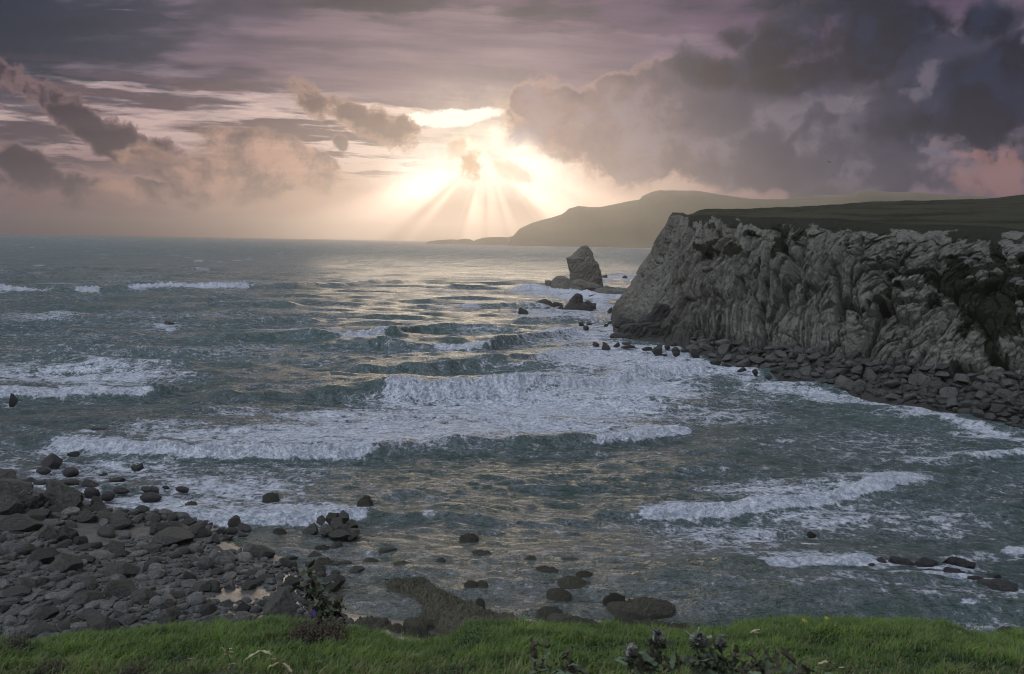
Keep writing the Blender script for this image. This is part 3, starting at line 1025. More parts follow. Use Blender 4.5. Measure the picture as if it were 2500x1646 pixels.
# ------------------------------------------------------------------ the cliff on the right
STATIONS = [
    # profile rows from the waterline to the lip: (px, py, metres ahead); last two: lip of the turf, skyline of the plateau
    [(1560, 742, 275), (1560, 730, 276), (1575, 700, 276), (1590, 655, 276), (1612, 610, 276), (1640, 570, 275), (1655, 545, 274), (1690, 545, 276), (1730, 545, 278)],
    [(1496, 766, 228), (1502, 745, 230), (1534, 708, 230), (1563, 661, 229), (1595, 624, 227), (1611, 592, 225), (1624, 561, 223), (1634, 532, 221), (1646, 521, 224)],
    [(1520, 826, 172), (1545, 800, 181), (1585, 742, 188), (1612, 690, 194), (1634, 640, 199), (1642, 590, 204), (1648, 556, 208), (1656, 524, 211), (1664, 518, 216)],
    [(1625, 836, 165), (1625, 815, 170), (1640, 765, 178), (1652, 700, 185), (1660, 640, 191), (1667, 590, 196), (1672, 556, 200), (1677, 530, 204), (1682, 524, 210)],
    [(1700, 856, 153), (1698, 826, 160), (1702, 775, 168), (1708, 710, 176), (1712, 645, 183), (1716, 590, 189), (1718, 552, 194), (1718, 524, 199), (1716, 512, 225)],
    [(1790, 884, 140), (1785, 842, 149), (1785, 790, 157), (1788, 720, 165), (1790, 650, 173), (1790, 590, 179), (1790, 552, 183), (1790, 528, 188), (1790, 510, 235)],
    [(1885, 914, 129), (1880, 858, 138), (1878, 800, 146), (1878, 720, 155), (1880, 650, 162), (1882, 590, 168), (1882, 555, 172), (1882, 530, 177), (1882, 507, 255)],
    [(2027, 942, 117), (2025, 870, 126), (2020, 800, 134), (2016, 720, 142), (2014, 650, 148), (2012, 590, 153), (2012, 556, 157), (2012, 532, 163), (2012, 501, 290)],
    [(2200, 978, 106), (2195, 908, 114), (2190, 830, 122), (2184, 750, 130), (2178, 670, 136), (2172, 600, 141), (2166, 565, 145), (2160, 546, 152), (2150, 492, 330)],
    [(2400, 1020, 95.5), (2400, 930, 104), (2398, 850, 111), (2396, 770, 119), (2396, 690, 126), (2396, 610, 132), (2396, 572, 137), (2396, 552, 145), (2396, 485, 340)],
    [(2580, 1060, 88), (2575, 950, 96), (2572, 870, 103), (2570, 790, 110), (2568, 710, 117), (2566, 630, 123), (2564, 590, 128), (2562, 566, 136), (2560, 469, 340)],
    [(2980, 1140, 76), (2970, 1010, 83), (2965, 900, 90), (2960, 800, 96), (2955, 720, 102), (2950, 640, 107), (2948, 600, 111), (2945, 570, 118), (2940, 440, 330)],
]
CLEFTS = [  # polyline in photo pixels, half width, depth in metres
    ([(2060, 588), (2040, 632), (2022, 640), (2046, 680), (2050, 722)], 9, 4.5), ([(2050, 722), (2038, 790), (2024, 830)], 7, 2.6), ([(2130, 560), (2100, 585), (2060, 606)], 5, 2.0),
    ([(1912, 610), (1888, 660), (1882, 700), (1862, 712)], 12, 3.4), ([(1862, 712), (1850, 760), (1856, 800), (1836, 818)], 8, 2.4), ([(2020, 645), (1990, 668), (1962, 685)], 4, 2.6), ([(1962, 685), (1944, 686)], 4, 1.6),
    ([(1748, 722), (1726, 762), (1690, 790)], 9, 2.8), ([(2180, 566), (2188, 640), (2165, 690), (2130, 740), (2092, 768)], 8, 3.2), ([(2262, 555), (2260, 612)], 6, 2.4), ([(2212, 555), (2214, 605), (2190, 645)], 6, 2.6),
    ([(1668, 640), (1652, 700), (1640, 740)], 6, 2.2), ([(1750, 560), (1760, 620), (1740, 660)], 7, 1.2), ([(1800, 520), (1830, 600), (1790, 640)], 6, 1.0),
    ([(2380, 545), (2420, 610), (2440, 640)], 12, 2.6), ([(2300, 640), (2180, 660), (2140, 662)], 8, 1.8), ([(2330, 760), (2250, 790), (2160, 820)], 6, 1.4), ([(1960, 800), (2030, 780)], 4, 1.2),
    ([(2400, 860), (2430, 880), (2500, 888)], 12, 2.4), ([(2390, 840), (2420, 800), (2460, 790)], 10, 1.6), ([(1925, 812), (1985, 800)], 4, 1.0), ([(1700, 800), (1760, 770), (1800, 735)], 4, 1.2),
    ([(2270, 730), (2330, 770), (2400, 780)], 5, 1.2), ([(2300, 880), (2220, 845)], 4, .8),
]
PLANTS = [(2380, 572, 70, 14, 1), (2300, 548, 60, 10, 1), (2450, 548, 90, 16, 1), (2560, 590, 60, 40, 1), (2060, 552, 40, 8, .9),   # dark heath and ivy on the rock: centre, half sizes
    (1762, 588, 14, 24, 1), (1742, 606, 26, 20, 1), (1725, 612, 14, 12, .9), (1708, 603, 12, 10, .8), (1800, 612, 22, 14, .9), (1790, 625, 14, 10, .8), (1838, 569, 12, 9, 1), (1905, 590, 20, 34, 1), (1896, 610, 14, 24, 1), (1956, 580, 14, 22, 1), (1918, 560, 14, 12, .8), (1940, 556, 10, 8, .8),
    (1885, 700, 12, 22, .9), (1780, 540, 20, 12, .9), (1795, 546, 10, 10, .9), (1735, 550, 10, 8, .7), (1920, 540, 40, 10, .9), (1975, 536, 60, 12, .9), (2030, 545, 40, 16, .9),
    (2110, 545, 50, 20, 1), (2150, 562, 26, 14, 1), (2210, 540, 60, 16, 1), (2255, 555, 18, 16, 1), (2260, 545, 16, 24, .9), (2346, 572, 12, 10, .9), (2330, 584, 10, 12, 1),
    (2420, 560, 30, 30, 1), (2430, 610, 16, 36, 1), (2440, 650, 24, 30, 1), (2470, 600, 30, 20, .9), (2480, 680, 40, 30, 1), (2400, 660, 60, 22, 1), (2340, 640, 30, 16, 1), (2330, 690, 40, 40, 1), (2380, 720, 60, 40, 1), (2440, 740, 60, 50, 1), (2260, 662, 40, 14, .9), (2280, 680, 26, 20, .8),
    (2190, 668, 40, 12, .8), (2160, 720, 26, 16, .9), (2140, 742, 22, 14, .9), (2100, 758, 16, 10, .9), (2380, 780, 40, 24, .8), (2440, 800, 50, 30, .9), (2280, 740, 24, 14, .6), (2180, 700, 30, 10, .7), (2550, 700, 60, 160, 1), (2700, 720, 120, 200, .9), (2350, 800, 20, 10, .6),
    (2490, 740, 30, 60, .9), (2240, 700, 30, 8, .5), (2300, 720, 20, 8, .6), (2420, 850, 18, 24, .8), (2440, 870, 40, 10, .7),
]
PALE = [(2480, 572, 30, 9, .7), (2456, 594, 18, 9, 1), (2480, 608, 26, 12, 1), (2370, 641, 16, 7, 1), (2395, 688, 14, 13, 1), (2444, 688, 11, 7, 1), (2370, 707, 12, 5, 1), (2400, 707, 14, 5, 1), (2476, 655, 14, 12, .9),
        (2490, 705, 18, 10, .9), (2410, 695, 6, 10, .8), (2485, 740, 14, 12, .8), (2500, 765, 20, 10, .8), (2150, 715, 18, 16, .8)]


def polydist(px, py, pts):
    d = np.full(px.shape, 1e9)
    for (ax, ay), (bx, by) in zip(pts[:-1], pts[1:]):
        vx, vy = bx - ax, by - ay
        t = np.clip(((px - ax) * vx + (py - ay) * vy) / (vx * vx + vy * vy), 0, 1)
        d = np.minimum(d, np.hypot(px - ax - t * vx, py - ay - t * vy))
    return d


def catmull(A, n_per):
    """Catmull-Rom along axis 0."""
    A = np.asarray(A, float)
    P = np.concatenate([[2 * A[0] - A[1]], A, [2 * A[-1] - A[-2]]])
    out = []
    for i in range(len(A) - 1):
        p0, p1, p2, p3 = P[i], P[i + 1], P[i + 2], P[i + 3]
        k = n_per[i] if hasattr(n_per, '__len__') else n_per
        for s in np.linspace(0, 1, k, endpoint=False):
            out.append(0.5 * ((2 * p1) + (-p0 + p2) * s + (2 * p0 - 5 * p1 + 4 * p2 - p3) * s * s + (-p0 + 3 * p1 - 3 * p2 + p3) * s ** 3))
    out.append(A[-1])
    return np.array(out)


def build_cliff():
    G = []
    for st in STATIONS:
        row = [at_z(st[0][0], st[0][1], 0.0) if k == 0 and False else at_y(*q) for k, q in enumerate(st)]
        b0 = row[0].copy()
        under = b0 + (b0 - row[1]) * 0.4
        under[2] = -3.0
        row[0][2] = max(row[0][2], -0.4)
        sky_ = row[-1]
        back = sky_ * np.array([1.06, 1.10, 1.0]) + np.array([2, 0, -2.5])
        far = sky_ * np.array([1.12, 1.22, 1.0])
        far[2] = -3
        G.append([under] + row + [back, far])
    G = np.array(G)                                   # stations x rows x 3
    nu = [10, 30, 64, 64, 90, 96, 130, 150, 150, 110, 50]
    A = catmull(G, nu)                                # u x rows x 3
    nv = [6, 40, 52, 60, 56, 50, 34, 26, 34, 8, 10]
    Rw = np.swapaxes(A, 0, 1)
    B1 = catmull(Rw[:9], nv[:8])                      # rock rows are smooth, the turf above the lip is straight
    B2 = np.concatenate([Rw[i] + (Rw[i + 1] - Rw[i]) * np.linspace(0, 1, nv[i] + 1)[1:, None, None] for i in range(8, 11)])
    B = np.concatenate([B1, B2])                      # v x u x 3
    row_of = np.concatenate([np.linspace(i, i + 1, k, endpoint=False) for i, k in enumerate(nv)] + [[float(len(nv))]])
    nvv, nuu = B.shape[:2]
    du = np.gradient(B, axis=1)
    dv = np.gradient(B, axis=0)
    nrm = np.cross(du, dv)
    nrm /= np.linalg.norm(nrm, axis=2, keepdims=True) + 1e-9
    if (nrm[nvv // 3, nuu // 2] @ (EYE - B[nvv // 3, nuu // 2])) < 0:
        nrm = -nrm
    # arc length along the face and height give the frame of the strata
    s = np.cumsum(np.linalg.norm(du[nvv // 3], axis=1))
    S = np.repeat(s[None, :], nvv, 0)
    Hh = B[..., 2]
    V = np.repeat(row_of[:, None], nuu, 1)
    flat = B.reshape(-1, 3)
    S, Hh, V = S.ravel(), Hh.ravel(), V.ravel()
    px, py = to_px(flat)
    face = ss(0.4, 1.6, V) * ss(8.05, 7.5, V)          # rock
    turf = ss(7.8, 8.1, V)
    # strata: steep on the left, flatter to the right; slabs at four sizes, every cell its own plane
    ws = fbm2(S / 20, Hh / 20, 3, 5) * 3.0
    disp = 1.5 * fbm2(S / 16, Hh / 26, 3, 7)
    band = np.zeros_like(px)
    right = ss(1960, 2120, px + 60 * fbm2(S / 6, Hh / 6, 3, 8))
    for dip, wgt in ((math.radians(60), 1 - right), (math.radians(31), right)):
        along = S * math.cos(dip) + Hh * math.sin(dip) + ws
        across = -S * math.sin(dip) + Hh * math.cos(dip) + ws * 0.6 + 0.5 * fbm2(S / 8, Hh / 8, 2, 6)
        dd = 0.0
        for size, asp, amp, tilt, sd in ((10.0, 1.7, 1.5, 0.30, 31), (4.0, 2.2, 0.75, 0.46, 32), (1.7, 2.6, 0.36, 0.52, 33), (0.75, 2.6, 0.16, 0.55, 34)):
            f1, f2, idc, ox, oy = vor2(along / (size * asp), across / size, sd)
            a = (_gx[idc] + 0.2) * amp
            dd = dd + a + tilt * size * (ox * _gy[(idc * 3) & 4095] * 0.8 + oy * (0.35 + 0.8 * _gx[(idc * 5) & 4095]))
            dd = dd - amp * 0.9 * np.exp(-((f2 - f1) / 0.055) ** 2)
        dd = dd + 0.2 * fbm2(along / 5, across / 0.8, 3, 41, .6, True)
        disp = disp + wgt * dd
        band = band + wgt * (0.6 * fbm2(along / 5.0, across / 0.42, 4, 141, .6) + 0.5 * fbm2(along / 1.6, across / 1.4, 4, 143, .6))
    disp += 0.22 * fbm2(S / 1.1, Hh / 1.1, 4, 44, .68)
    crack = np.zeros_like(px)
    for pts, w, dep in CLEFTS:
        wob = 1 + 0.6 * fbm2(S / 2, Hh / 2, 3, 51)
        g = np.exp(-(polydist(px, py, pts) / (w * 0.8 * wob)) ** 2)
        crack = np.maximum(crack, g)
        disp = disp - dep * 0.6 * g
    rub = ss(3.0, 1.2, V)
    disp = disp * (1 - 0.8 * rub) + rub * 0.5 * fbm2(S / 2.4, Hh / 1.2, 3, 61)
    amp = 0.95 * face
    edge = ss(1580, 1700, px)                          # keep the outline of the nose
    amp = amp * (0.35 + 0.65 * edge)
    top = ss(6.0, 7.8, V)
    amp = amp * (1 - 0.9 * top)
    pl = spread(PLANTS, px + 16 * fbm2(S / 3, Hh / 3, 4, 71, .65), py + 14 * fbm2(S / 3, Hh / 3, 4, 72, .65), 0.6)
    pl = np.maximum(pl, ss(6.85, 7.35, V + 1.7 * fbm2(S / 8, Hh / 8, 5, 73, .6)) * ss(1665, 1700, px))
    pl = np.maximum(pl, 0.8 * ss(0.34, 0.5, fbm2(S / 4, Hh / 4, 4, 74, .6)) * ss(3.2, 4.4, V) * ss(1690, 1740, px))
    pale = spread(PALE, px + 4 * fbm2(S, Hh, 3, 75), py + 3 * fbm2(S, Hh, 3, 76), 1.2)
    pl = np.clip(pl * 1.25 - pale * 1.4, 0, 1)
    disp = disp + pale * 0.9
    bush = pl * face * (0.35 + 0.5 * fbm2(S / 0.8, Hh / 0.8, 3, 77, .7))
    nr_ = nrm.reshape(-1, 3).copy()
    nr_[:, 2] *= 1 - ss(4.8, 6.6, V)
    P = flat + nr_ * (disp * amp + bush * (1 - top))[:, None]
    grass_h = turf * (0.5 * fbm2(flat[:, 0] / 16, flat[:, 1] / 16, 4, 81) + 0.15 * fbm2(flat[:, 0] / 3, flat[:, 1] / 3, 3, 82)) * ss(10.0, 8.6, V)
    P[:, 2] += grass_h
    cut = int(np.searchsorted(row_of, 8.0))
    gf = grid_faces(nvv, nuu)
    rowi = gf[:, 0] // nuu
    data = dict(band=band, plant=pl, crack=crack, height=P[:, 2], pale=pale, turf=turf)

    def part(sel, name):
        f = gf[sel]
        used = np.unique(f)
        mp = np.zeros(len(P), np.int64)
        mp[used] = np.arange(len(used))
        me = np_mesh(name, P[used], [mp[f]], name != 'cliff')
        for k, v in data.items():
            attr(me, k, v[used])
        return me
    return part(rowi < cut, 'cliff'), part(rowi >= cut, 'clifftop_grass'), B, row_of, P.reshape(nvv, nuu, 3)


def cliff_mat():
    mt, t, b = new_mat('cliff_rock')
    p = geo_pos(t)
    pl, cr, pale = get_attr(t, 'plant'), get_attr(t, 'crack'), get_attr(t, 'pale')
    z = sepxyz(p)[2]
    big = sgn(noise(p, 0.10, 6, 0.6), 2.0)
    mid = sgn(noise(p, 0.6, 8, 0.66), 2.0)
    st = sgn(noise(mapping(p, (0, 0, 0), 0.0, (1, 1, 1)), 2.4, 8, 0.7), 2.2)
    c = mix((0.14, 0.134, 0.106, 1), (0.29, 0.28, 0.228, 1), sstep(0.15, 0.85, big * 0.4 + mid * 0.6))
    bd = get_attr(t, 'band')
    c = mix(c, (0.05, 0.048, 0.04, 1), sstep(-0.02, -0.30, bd + (st - 0.5) * 0.3) * 0.85)
    c = mix(c, (0.40, 0.395, 0.345, 1), sstep(0.10, 0.40, bd + (st - 0.5) * 0.25) * 0.22)
    c = mix(c, (0.06, 0.058, 0.048, 1), sstep(0.42, 0.2, st) * 0.6)
    c = mix(c, (0.34, 0.34, 0.31, 1), sstep(0.70, 0.90, st) * 0.35)
    c = mix(c, (0.165, 0.13, 0.075, 1), sstep(0.6, 0.8, noise(p, 0.22, 4, 0.6)) * sstep(11.0, 3.0, z) * 0.7)
    c = mix(c, (0.29, 0.285, 0.25, 1), pale * 0.3)
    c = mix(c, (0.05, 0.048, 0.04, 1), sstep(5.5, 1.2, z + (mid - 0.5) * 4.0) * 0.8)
    hth = mix((0.014, 0.017, 0.009, 1), (0.045, 0.046, 0.026, 1), noise(p, 2.2, 6, 0.7))
    c = mix(c, hth, sstep(0.40, 0.62, pl + (st - 0.5) * 0.5 + (mid - 0.5) * 0.45))
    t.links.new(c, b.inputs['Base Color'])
    b.inputs['Roughness'].default_value = 0.9
    b.inputs['Specular IOR Level'].default_value = 0.25
    nb = bump(t, bd, 1.0, 0.3)
    nb = bump(t, noise(p, 0.9, 9, 0.72), 1.0, 2.2, nb)
    nb = bump(t, noise(p, 4.0, 6, 0.7), 1.0, 0.5, nb)
    t.links.new(nb, b.inputs['Normal'])
    return mt


def turf_mat():
    mt, t, b = new_mat('clifftop_turf')
    p = geo_pos(t)
    n1 = sgn(noise(vmath('MULTIPLY', p, (0.6, 1.0, 1.0)), 0.07, 7, 0.62), 2.0)
    n2 = noise(p, 1.2, 6, 0.7)
    c = mix((0.020, 0.021, 0.012, 1), (0.050, 0.050, 0.029, 1), n1 * 0.6 + n2 * 0.4)
    c = mix(c, (0.014, 0.016, 0.009, 1), sstep(0.5, 0.36, n1) * 0.8)
    t.links.new(c, b.inputs['Base Color'])
    b.inputs['Roughness'].default_value = 1.0
    b.inputs['Specular IOR Level'].default_value = 0.1
    t.links.new(bump(t, noise(p, 1.0, 6, 0.7), 1.0, 0.5), b.inputs['Normal'])
    return mt


me_c, me_t, CL_B, CL_ROW, CL_P = build_cliff()
cl = link('cliff', me_c, cliff_mat())
cl['kind'] = 'structure'
cg = link('clifftop_grass', me_t, turf_mat())
cg['kind'] = 'structure'

# ------------------------------------------------------------------ rocks
def ico(sub):
    bm = bmesh.new()
    bmesh.ops.create_icosphere(bm, subdivisions=sub, radius=1.0)
    V = np.array([v.co[:] for v in bm.verts])
    Fc = np.array([[v.index for v in f.verts] for f in bm.faces])
    bm.free()
    return V, Fc


ICO3, ICO4, ICO5 = ico(3), ico(4), ico(5)


def rock_shape(seed, kind, base=ICO4):
    V, Fc = base
    V = V.copy()
    r = np.random.default_rng(seed)
    cuts = {'round': 5, 'cut': 15, 'sharp': 16, 'weed': 4, 'slab': 9}[kind]
    lim = {'round': (.80, .95), 'cut': (.45, .78), 'sharp': (.38, .75), 'weed': (.75, .95), 'slab': (.5, .8)}[kind]
    amp = {'round': .11, 'cut': .09, 'sharp': .22, 'weed': .26, 'slab': .14}[kind]
    V = V * (1 + amp * 1.4 * fbm3(V * 0.9 + seed * 3.1, 2, seed))[:, None]
    for k in range(cuts):
        n = r.normal(size=3)
        if kind == 'slab' and k < 2:
            n = np.array([0.15 * r.normal(), 0.15 * r.normal(), 1 if k == 0 else -1])
        n /= np.linalg.norm(n)
        d = r.uniform(*lim)
        s = V @ n - d
        V = V - np.where(s > 0, s * 0.97, 0)[:, None] * n
    nn = V / (np.linalg.norm(V, axis=1, keepdims=True) + 1e-9)
    V = V + nn * (amp * (0.75 * fbm3(V * 2.3 + seed, 5, seed + 3, .65)))[:, None]
    if kind == 'sharp':
        V = V + nn * (0.16 * (1 - 2 * np.abs(fbm3(V * np.array([2.2, 2.2, .9]) + seed, 3, seed + 5))) - .08)[:, None]
    if kind == 'weed':
        V = V + nn * (0.30 * fbm3(V * 3.4 + seed, 4, seed + 6, .75))[:, None]
    V /= np.abs(V).max(axis=0)
    return np_mesh('rock', V, [Fc])


def weed_shape(seed):
    """Low ragged ledge: everything under the waterline of its noise stays sunk."""
    nr, na = 46, 110
    R, T = np.meshgrid(np.linspace(0.004, 1.3, nr), np.linspace(0, 2 * np.pi, na, endpoint=False), indexing='ij')
    x, y = (R * np.cos(T)).ravel(), (R * np.sin(T)).ravel()
    h = 0.50 - 0.75 * R.ravel() ** 1.6 + 0.70 * fbm2(x * 1.9 + seed * 3.3, y * 1.9, 5, seed, .68) + 0.62 * fbm2(x * 4.6 + seed, y * 4.6, 4, seed + 4, .65) + 0.22 * fbm2(x * 9, y * 9 + seed, 2, seed + 2, .6)
    h = np.where(R.ravel() > 1.15, h - 1.2, h)
    h = h / h.max()
    h = np.where(h < 0, h * 1.6, h)
    idx = np.arange(nr * na).reshape(nr, na)
    q = np.stack([idx[:-1], np.roll(idx[:-1], -1, 1), np.roll(idx[1:], -1, 1), idx[1:]], -1).reshape(-1, 4)[:, ::-1]
    V = np.concatenate([np.stack([x, y, h], 1), [[0, 0, h[:na].mean()]]])
    cap = np.stack([idx[0], np.roll(idx[0], -1), np.full(na, nr * na)], 1)
    return np_mesh('rock', V, [q, cap])


SHAPES = {
    'round': [rock_shape(100 + i, 'round', ICO4) for i in range(8)],
    'cut': [rock_shape(200 + i, 'cut', ICO5) for i in range(10)],
    'sharp': [rock_shape(300 + i, 'sharp', ICO5) for i in range(8)],
    'weed': [weed_shape(400 + i) for i in range(7)],
    'slab': [rock_shape(500 + i, 'slab', ICO4) for i in range(5)],
}
_mesh_mat = {}


def shape(kind, mat):
    me = rnd.choice(SHAPES[kind])
    key = (me.name, mat.name)
    if key not in _mesh_mat:
        c = me.copy()
        c.materials.clear()
        c.materials.append(mat)
        _mesh_mat[key] = c
    return _mesh_mat[key]


def place(name, kind, mat, loc, sx, sy, sz, rz=None, tilt=0.0, label='', cat='rock', group=None):
    o = link(name, shape(kind, mat))
    o.location = loc
    o.scale = (sx, sy, sz)
    o.rotation_euler = (rnd.uniform(-tilt, tilt), rnd.uniform(-tilt, tilt), rnd.uniform(0, 6.28) if rz is None else rz)
    return thing(o, label, cat, group)


def low_stone(seed, kind):
    me = rock_shape(seed, kind, ICO3)
    v = np.empty(len(me.vertices) * 3, np.float32)
    me.vertices.foreach_get('co', v)
    bpy.data.meshes.remove(me)
    return v.reshape(-1, 3), ICO3[1]


STONE_LOW = [low_stone(700 + i, k) for i, k in enumerate(['round', 'round', 'cut', 'cut', 'slab', 'round', 'cut'])]

# ------------------------------------------------------------------ beach at the foot of the bank
SHORE = np.array([(-900, 1150), (-300, 1170), (-100, 1188), (0, 1196), (90, 1210), (170, 1242), (255, 1266), (340, 1268), (430, 1274), (520, 1302), (585, 1348), (690, 1362), (735, 1425),
                  (765, 1480), (820, 1520), (900, 1535), (1000, 1545), (1150, 1600), (1300, 1640), (1700, 1680), (3200, 1740)], float)


def shore_z(px, py, x, y):
    e = (py - np.interp(px, SHORE[:, 0], SHORE[:, 1]))
    z = np.where(e > 0, np.minimum(e / 150.0, 1.6), np.maximum(e / 90.0, -2.2))
    return z + 0.10 * fbm2(x / 3.2, y / 3.2, 4, 101, .55) + 0.10 * fbm2(x / 7.0, y / 7.0, 2, 103)


def build_beach():
    nr, nc = 260, 420
    R, T = np.meshgrid(1 / np.linspace(1 / 26.0, 1 / 95.0, nr), np.linspace(math.radians(-48), math.radians(30), nc), indexing='ij')
    x, y = (R * np.sin(T)).ravel(), (R * np.cos(T)).ravel()
    px, py = to_px(np.stack([x, y, np.zeros_like(x)], 1))
    z = shore_z(px, py, x, y)
    return np_mesh('beach', np.stack([x, y, z], 1), [grid_faces(nr, nc)[:, ::-1]])


def beach_z(x, y):
    px, py = to_px(np.array([[x, y, 0.0]]))
    return float(shore_z(px, py, np.array([x]), np.array([y]))[0])


def on_beach(px, py):
    """Where the line of sight through that pixel meets the beach."""
    z = 0.4
    for _ in range(6):
        g = at_z(px, py, z)
        z = 0.5 * z + 0.5 * max(beach_z(g[0], g[1]), -0.1)
    return at_z(px, py, z), z


mt, t, b = new_mat('wet_sand')
p = geo_pos(t)
c = mix((0.055, 0.055, 0.047, 1), (0.135, 0.13, 0.112, 1), sgn(noise(p, 0.7, 7, 0.65), 1.8))
c = mix(c, (0.06, 0.058, 0.05, 1), sstep(0.55, 0.7, noise(p, 3.5, 6, 0.7)) * 0.6)
t.links.new(c, b.inputs['Base Color'])
N.put(b.inputs['Roughness'], sstep(0.35, 0.6, noise(p, 0.5, 4, 0.6), 0.12, 0.45))
t.links.new(bump(t, noise(p, 6.0, 6, 0.7), 0.5, 0.05), b.inputs['Normal'])
bc = link('beach', build_beach(), mt)
bc['kind'] = 'structure'

# the largest boulders of the beach, each at its own place: px, py (foot), width, height, kind, label
BOULDERS = [
    (150, 1243, 118, 74, 'sharp', 'tall jagged dark rock outcrop at the top left of the stony beach'),
    (62, 1248, 90, 40, 'sharp', 'low dark ledge joined to the left of the jagged outcrop'),
    (14, 1178, 80, 40, 'sharp', 'long dark ledge reaching into the surf at the left edge'),
    (18, 1212, 110, 44, 'sharp', 'broad black ledge at the left edge under the surf ledge'),
    (14, 1256, 70, 60, 'cut', 'dark angular slab block at the left edge of the beach'),
    (34, 1300, 120, 46, 'cut', 'broad dark block below the slab at the left edge'),
    (90, 1264, 62, 24, 'cut', 'flat dark boulder before the jagged outcrop'),
    (143, 1256, 26, 26, 'cut', 'small upright dark block in the sandy pool under the outcrop'),
    (208, 1276, 52, 38, 'cut', 'large grey boulder right of the pale sand channel'),
    (243, 1250, 34, 30, 'cut', 'pointed dark boulder between surf and beach'),
    (230, 1232, 32, 22, 'cut', 'blunt dark boulder standing in the edge of the surf'),
    (292, 1292, 56, 34, 'cut', 'rounded grey boulder on the upper edge of the beach pool'),
    (250, 1274, 60, 24, 'slab', 'low long boulder beside the large grey boulder'),
    (84, 1276, 44, 26, 'cut', 'grey boulder in the sandy channel at the left'),
    (105, 1320, 64, 40, 'cut', 'large dark boulder near the left edge with a hollow below'),
    (160, 1325, 76, 48, 'sharp', 'biggest craggy boulder in the middle of the left beach'),
    (262, 1310, 60, 24, 'slab', 'long low dark boulder below the beach pool'),
    (302, 1316, 34, 20, 'round', 'small round boulder on the sand of the beach pool'),
    (190, 1330, 40, 22, 'cut', 'sharp topped boulder beside the craggy boulder'),
    (381, 1306, 60, 34, 'cut', 'flat topped grey boulder beside the open water'),
    (425, 1296, 46, 24, 'slab', 'pale flat boulder leaning on the flat topped one'),
    (460, 1282, 42, 24, 'cut', 'smooth grey boulder at the water edge behind the leaning slab'),
    (440, 1268, 40, 20, 'round', 'rounded dark boulder furthest out on the point of the beach'),
    (411, 1332, 112, 36, 'slab', 'very wide flat dark boulder on the middle beach'),
    (484, 1312, 52, 36, 'cut', 'angular grey boulder at the right end of the flat boulder'),
    (522, 1326, 34, 28, 'cut', 'square grey boulder at the shallow water edge'),
    (285, 1350, 52, 34, 'cut', 'dark angular boulder left of the wide flat boulder'),
    (475, 1352, 44, 28, 'round', 'round boulder in front of the square grey boulder'),
    (361, 1352, 60, 24, 'slab', 'smooth lens shaped boulder under the flat boulder'),
    (205, 1378, 52, 28, 'cut', 'grey boulder beside the small wet pool'),
    (152, 1402, 76, 48, 'cut', 'bulky dark boulder in front of the small wet pool'),
    (92, 1380, 62, 40, 'cut', 'dark craggy boulder left of the bulky boulder'),
    (30, 1358, 64, 32, 'round', 'large smooth boulder at the left edge of the stones'),
    (286, 1412, 92, 40, 'cut', 'wide brown block resting on the stones of the middle beach'),
    (378, 1402, 48, 28, 'round', 'grey boulder right of the wide brown block'),
    (498, 1390, 46, 34, 'round', 'rounded grey boulder amid small stones near the shallows'),
    (462, 1420, 36, 30, 'cut', 'pale pointed boulder among small stones'),
    (293, 1455, 84, 46, 'cut', 'big dark block in the centre of the stone field'),
    (342, 1472, 72, 36, 'cut', 'dark boulder right of the big dark block'),
    (491, 1448, 56, 30, 'cut', 'flat grey boulder above the beach puddle'),
    (522, 1446, 50, 30, 'slab', 'striped grey slab beside the beach puddle'),
    (476, 1480, 50, 36, 'round', 'smooth egg shaped boulder left of the beach puddle'),
    (205, 1480, 80, 38, 'cut', 'large grey brown block low on the left beach'),
    (380, 1482, 40, 28, 'round', 'grey boulder below the dark boulder of the stone field'),
    (676, 1512, 100, 84, 'cut', 'very large sloping grey boulder by the thistle'),
    (708, 1440, 46, 36, 'cut', 'pyramid shaped boulder at the edge of the calm water'),
    (738, 1436, 34, 22, 'cut', 'small brown block beside the pyramid boulder'),
    (812, 1436, 66, 38, 'cut', 'wide wedge shaped boulder lying in calm water right of the thistle'),
    (636, 1362, 70, 28, 'slab', 'long flat boulder on the spit of stones'),
    (696, 1382, 40, 26, 'cut', 'dark boulder at the tip of the stony spit'),
    (605, 1442, 40, 28, 'cut', 'grey boulder beside the small puddle'),
    (590, 1496, 44, 30, 'cut', 'dark boulder under the puddle near the grass'),
    (545, 1384, 60, 28, 'round', 'broad pale boulder in the upper stone field'),
    (620, 1410, 56, 26, 'cut', 'brown wedge boulder near the spit'),
    (648, 1424, 50, 30, 'cut', 'grey peaked boulder left of the pyramid boulder'),
    (243, 1552, 84, 50, 'cut', 'large dark crusted boulder near the grass edge'),
    (104, 1560, 62, 40, 'cut', 'dark hollow looking boulder low on the left'),
    (104, 1515, 58, 32, 'cut', 'grey block above the hollow looking boulder'),
    (160, 1540, 54, 30, 'cut', 'brown block left of the crusted boulder'),
    (36, 1462, 70, 36, 'cut', 'large dark boulder at the left edge of the stone field'),
    (130, 1564, 40, 18, 'round', 'pale smooth boulder just above the grass on the left'),
    (590, 1520, 50, 26, 'round', 'smooth dark boulder at the grass edge'),
    (150, 1470, 50, 26, 'round', 'round grey boulder left of the grey brown block'),
    (420, 1515, 60, 28, 'slab', 'flat grey boulder close to the grass'),
    (520, 1530, 56, 24, 'slab', 'low slab near the middle of the grass edge'),
    (440, 1560 - 20, 40, 18, 'round', 'pale flat stone touching the grass edge'),
]
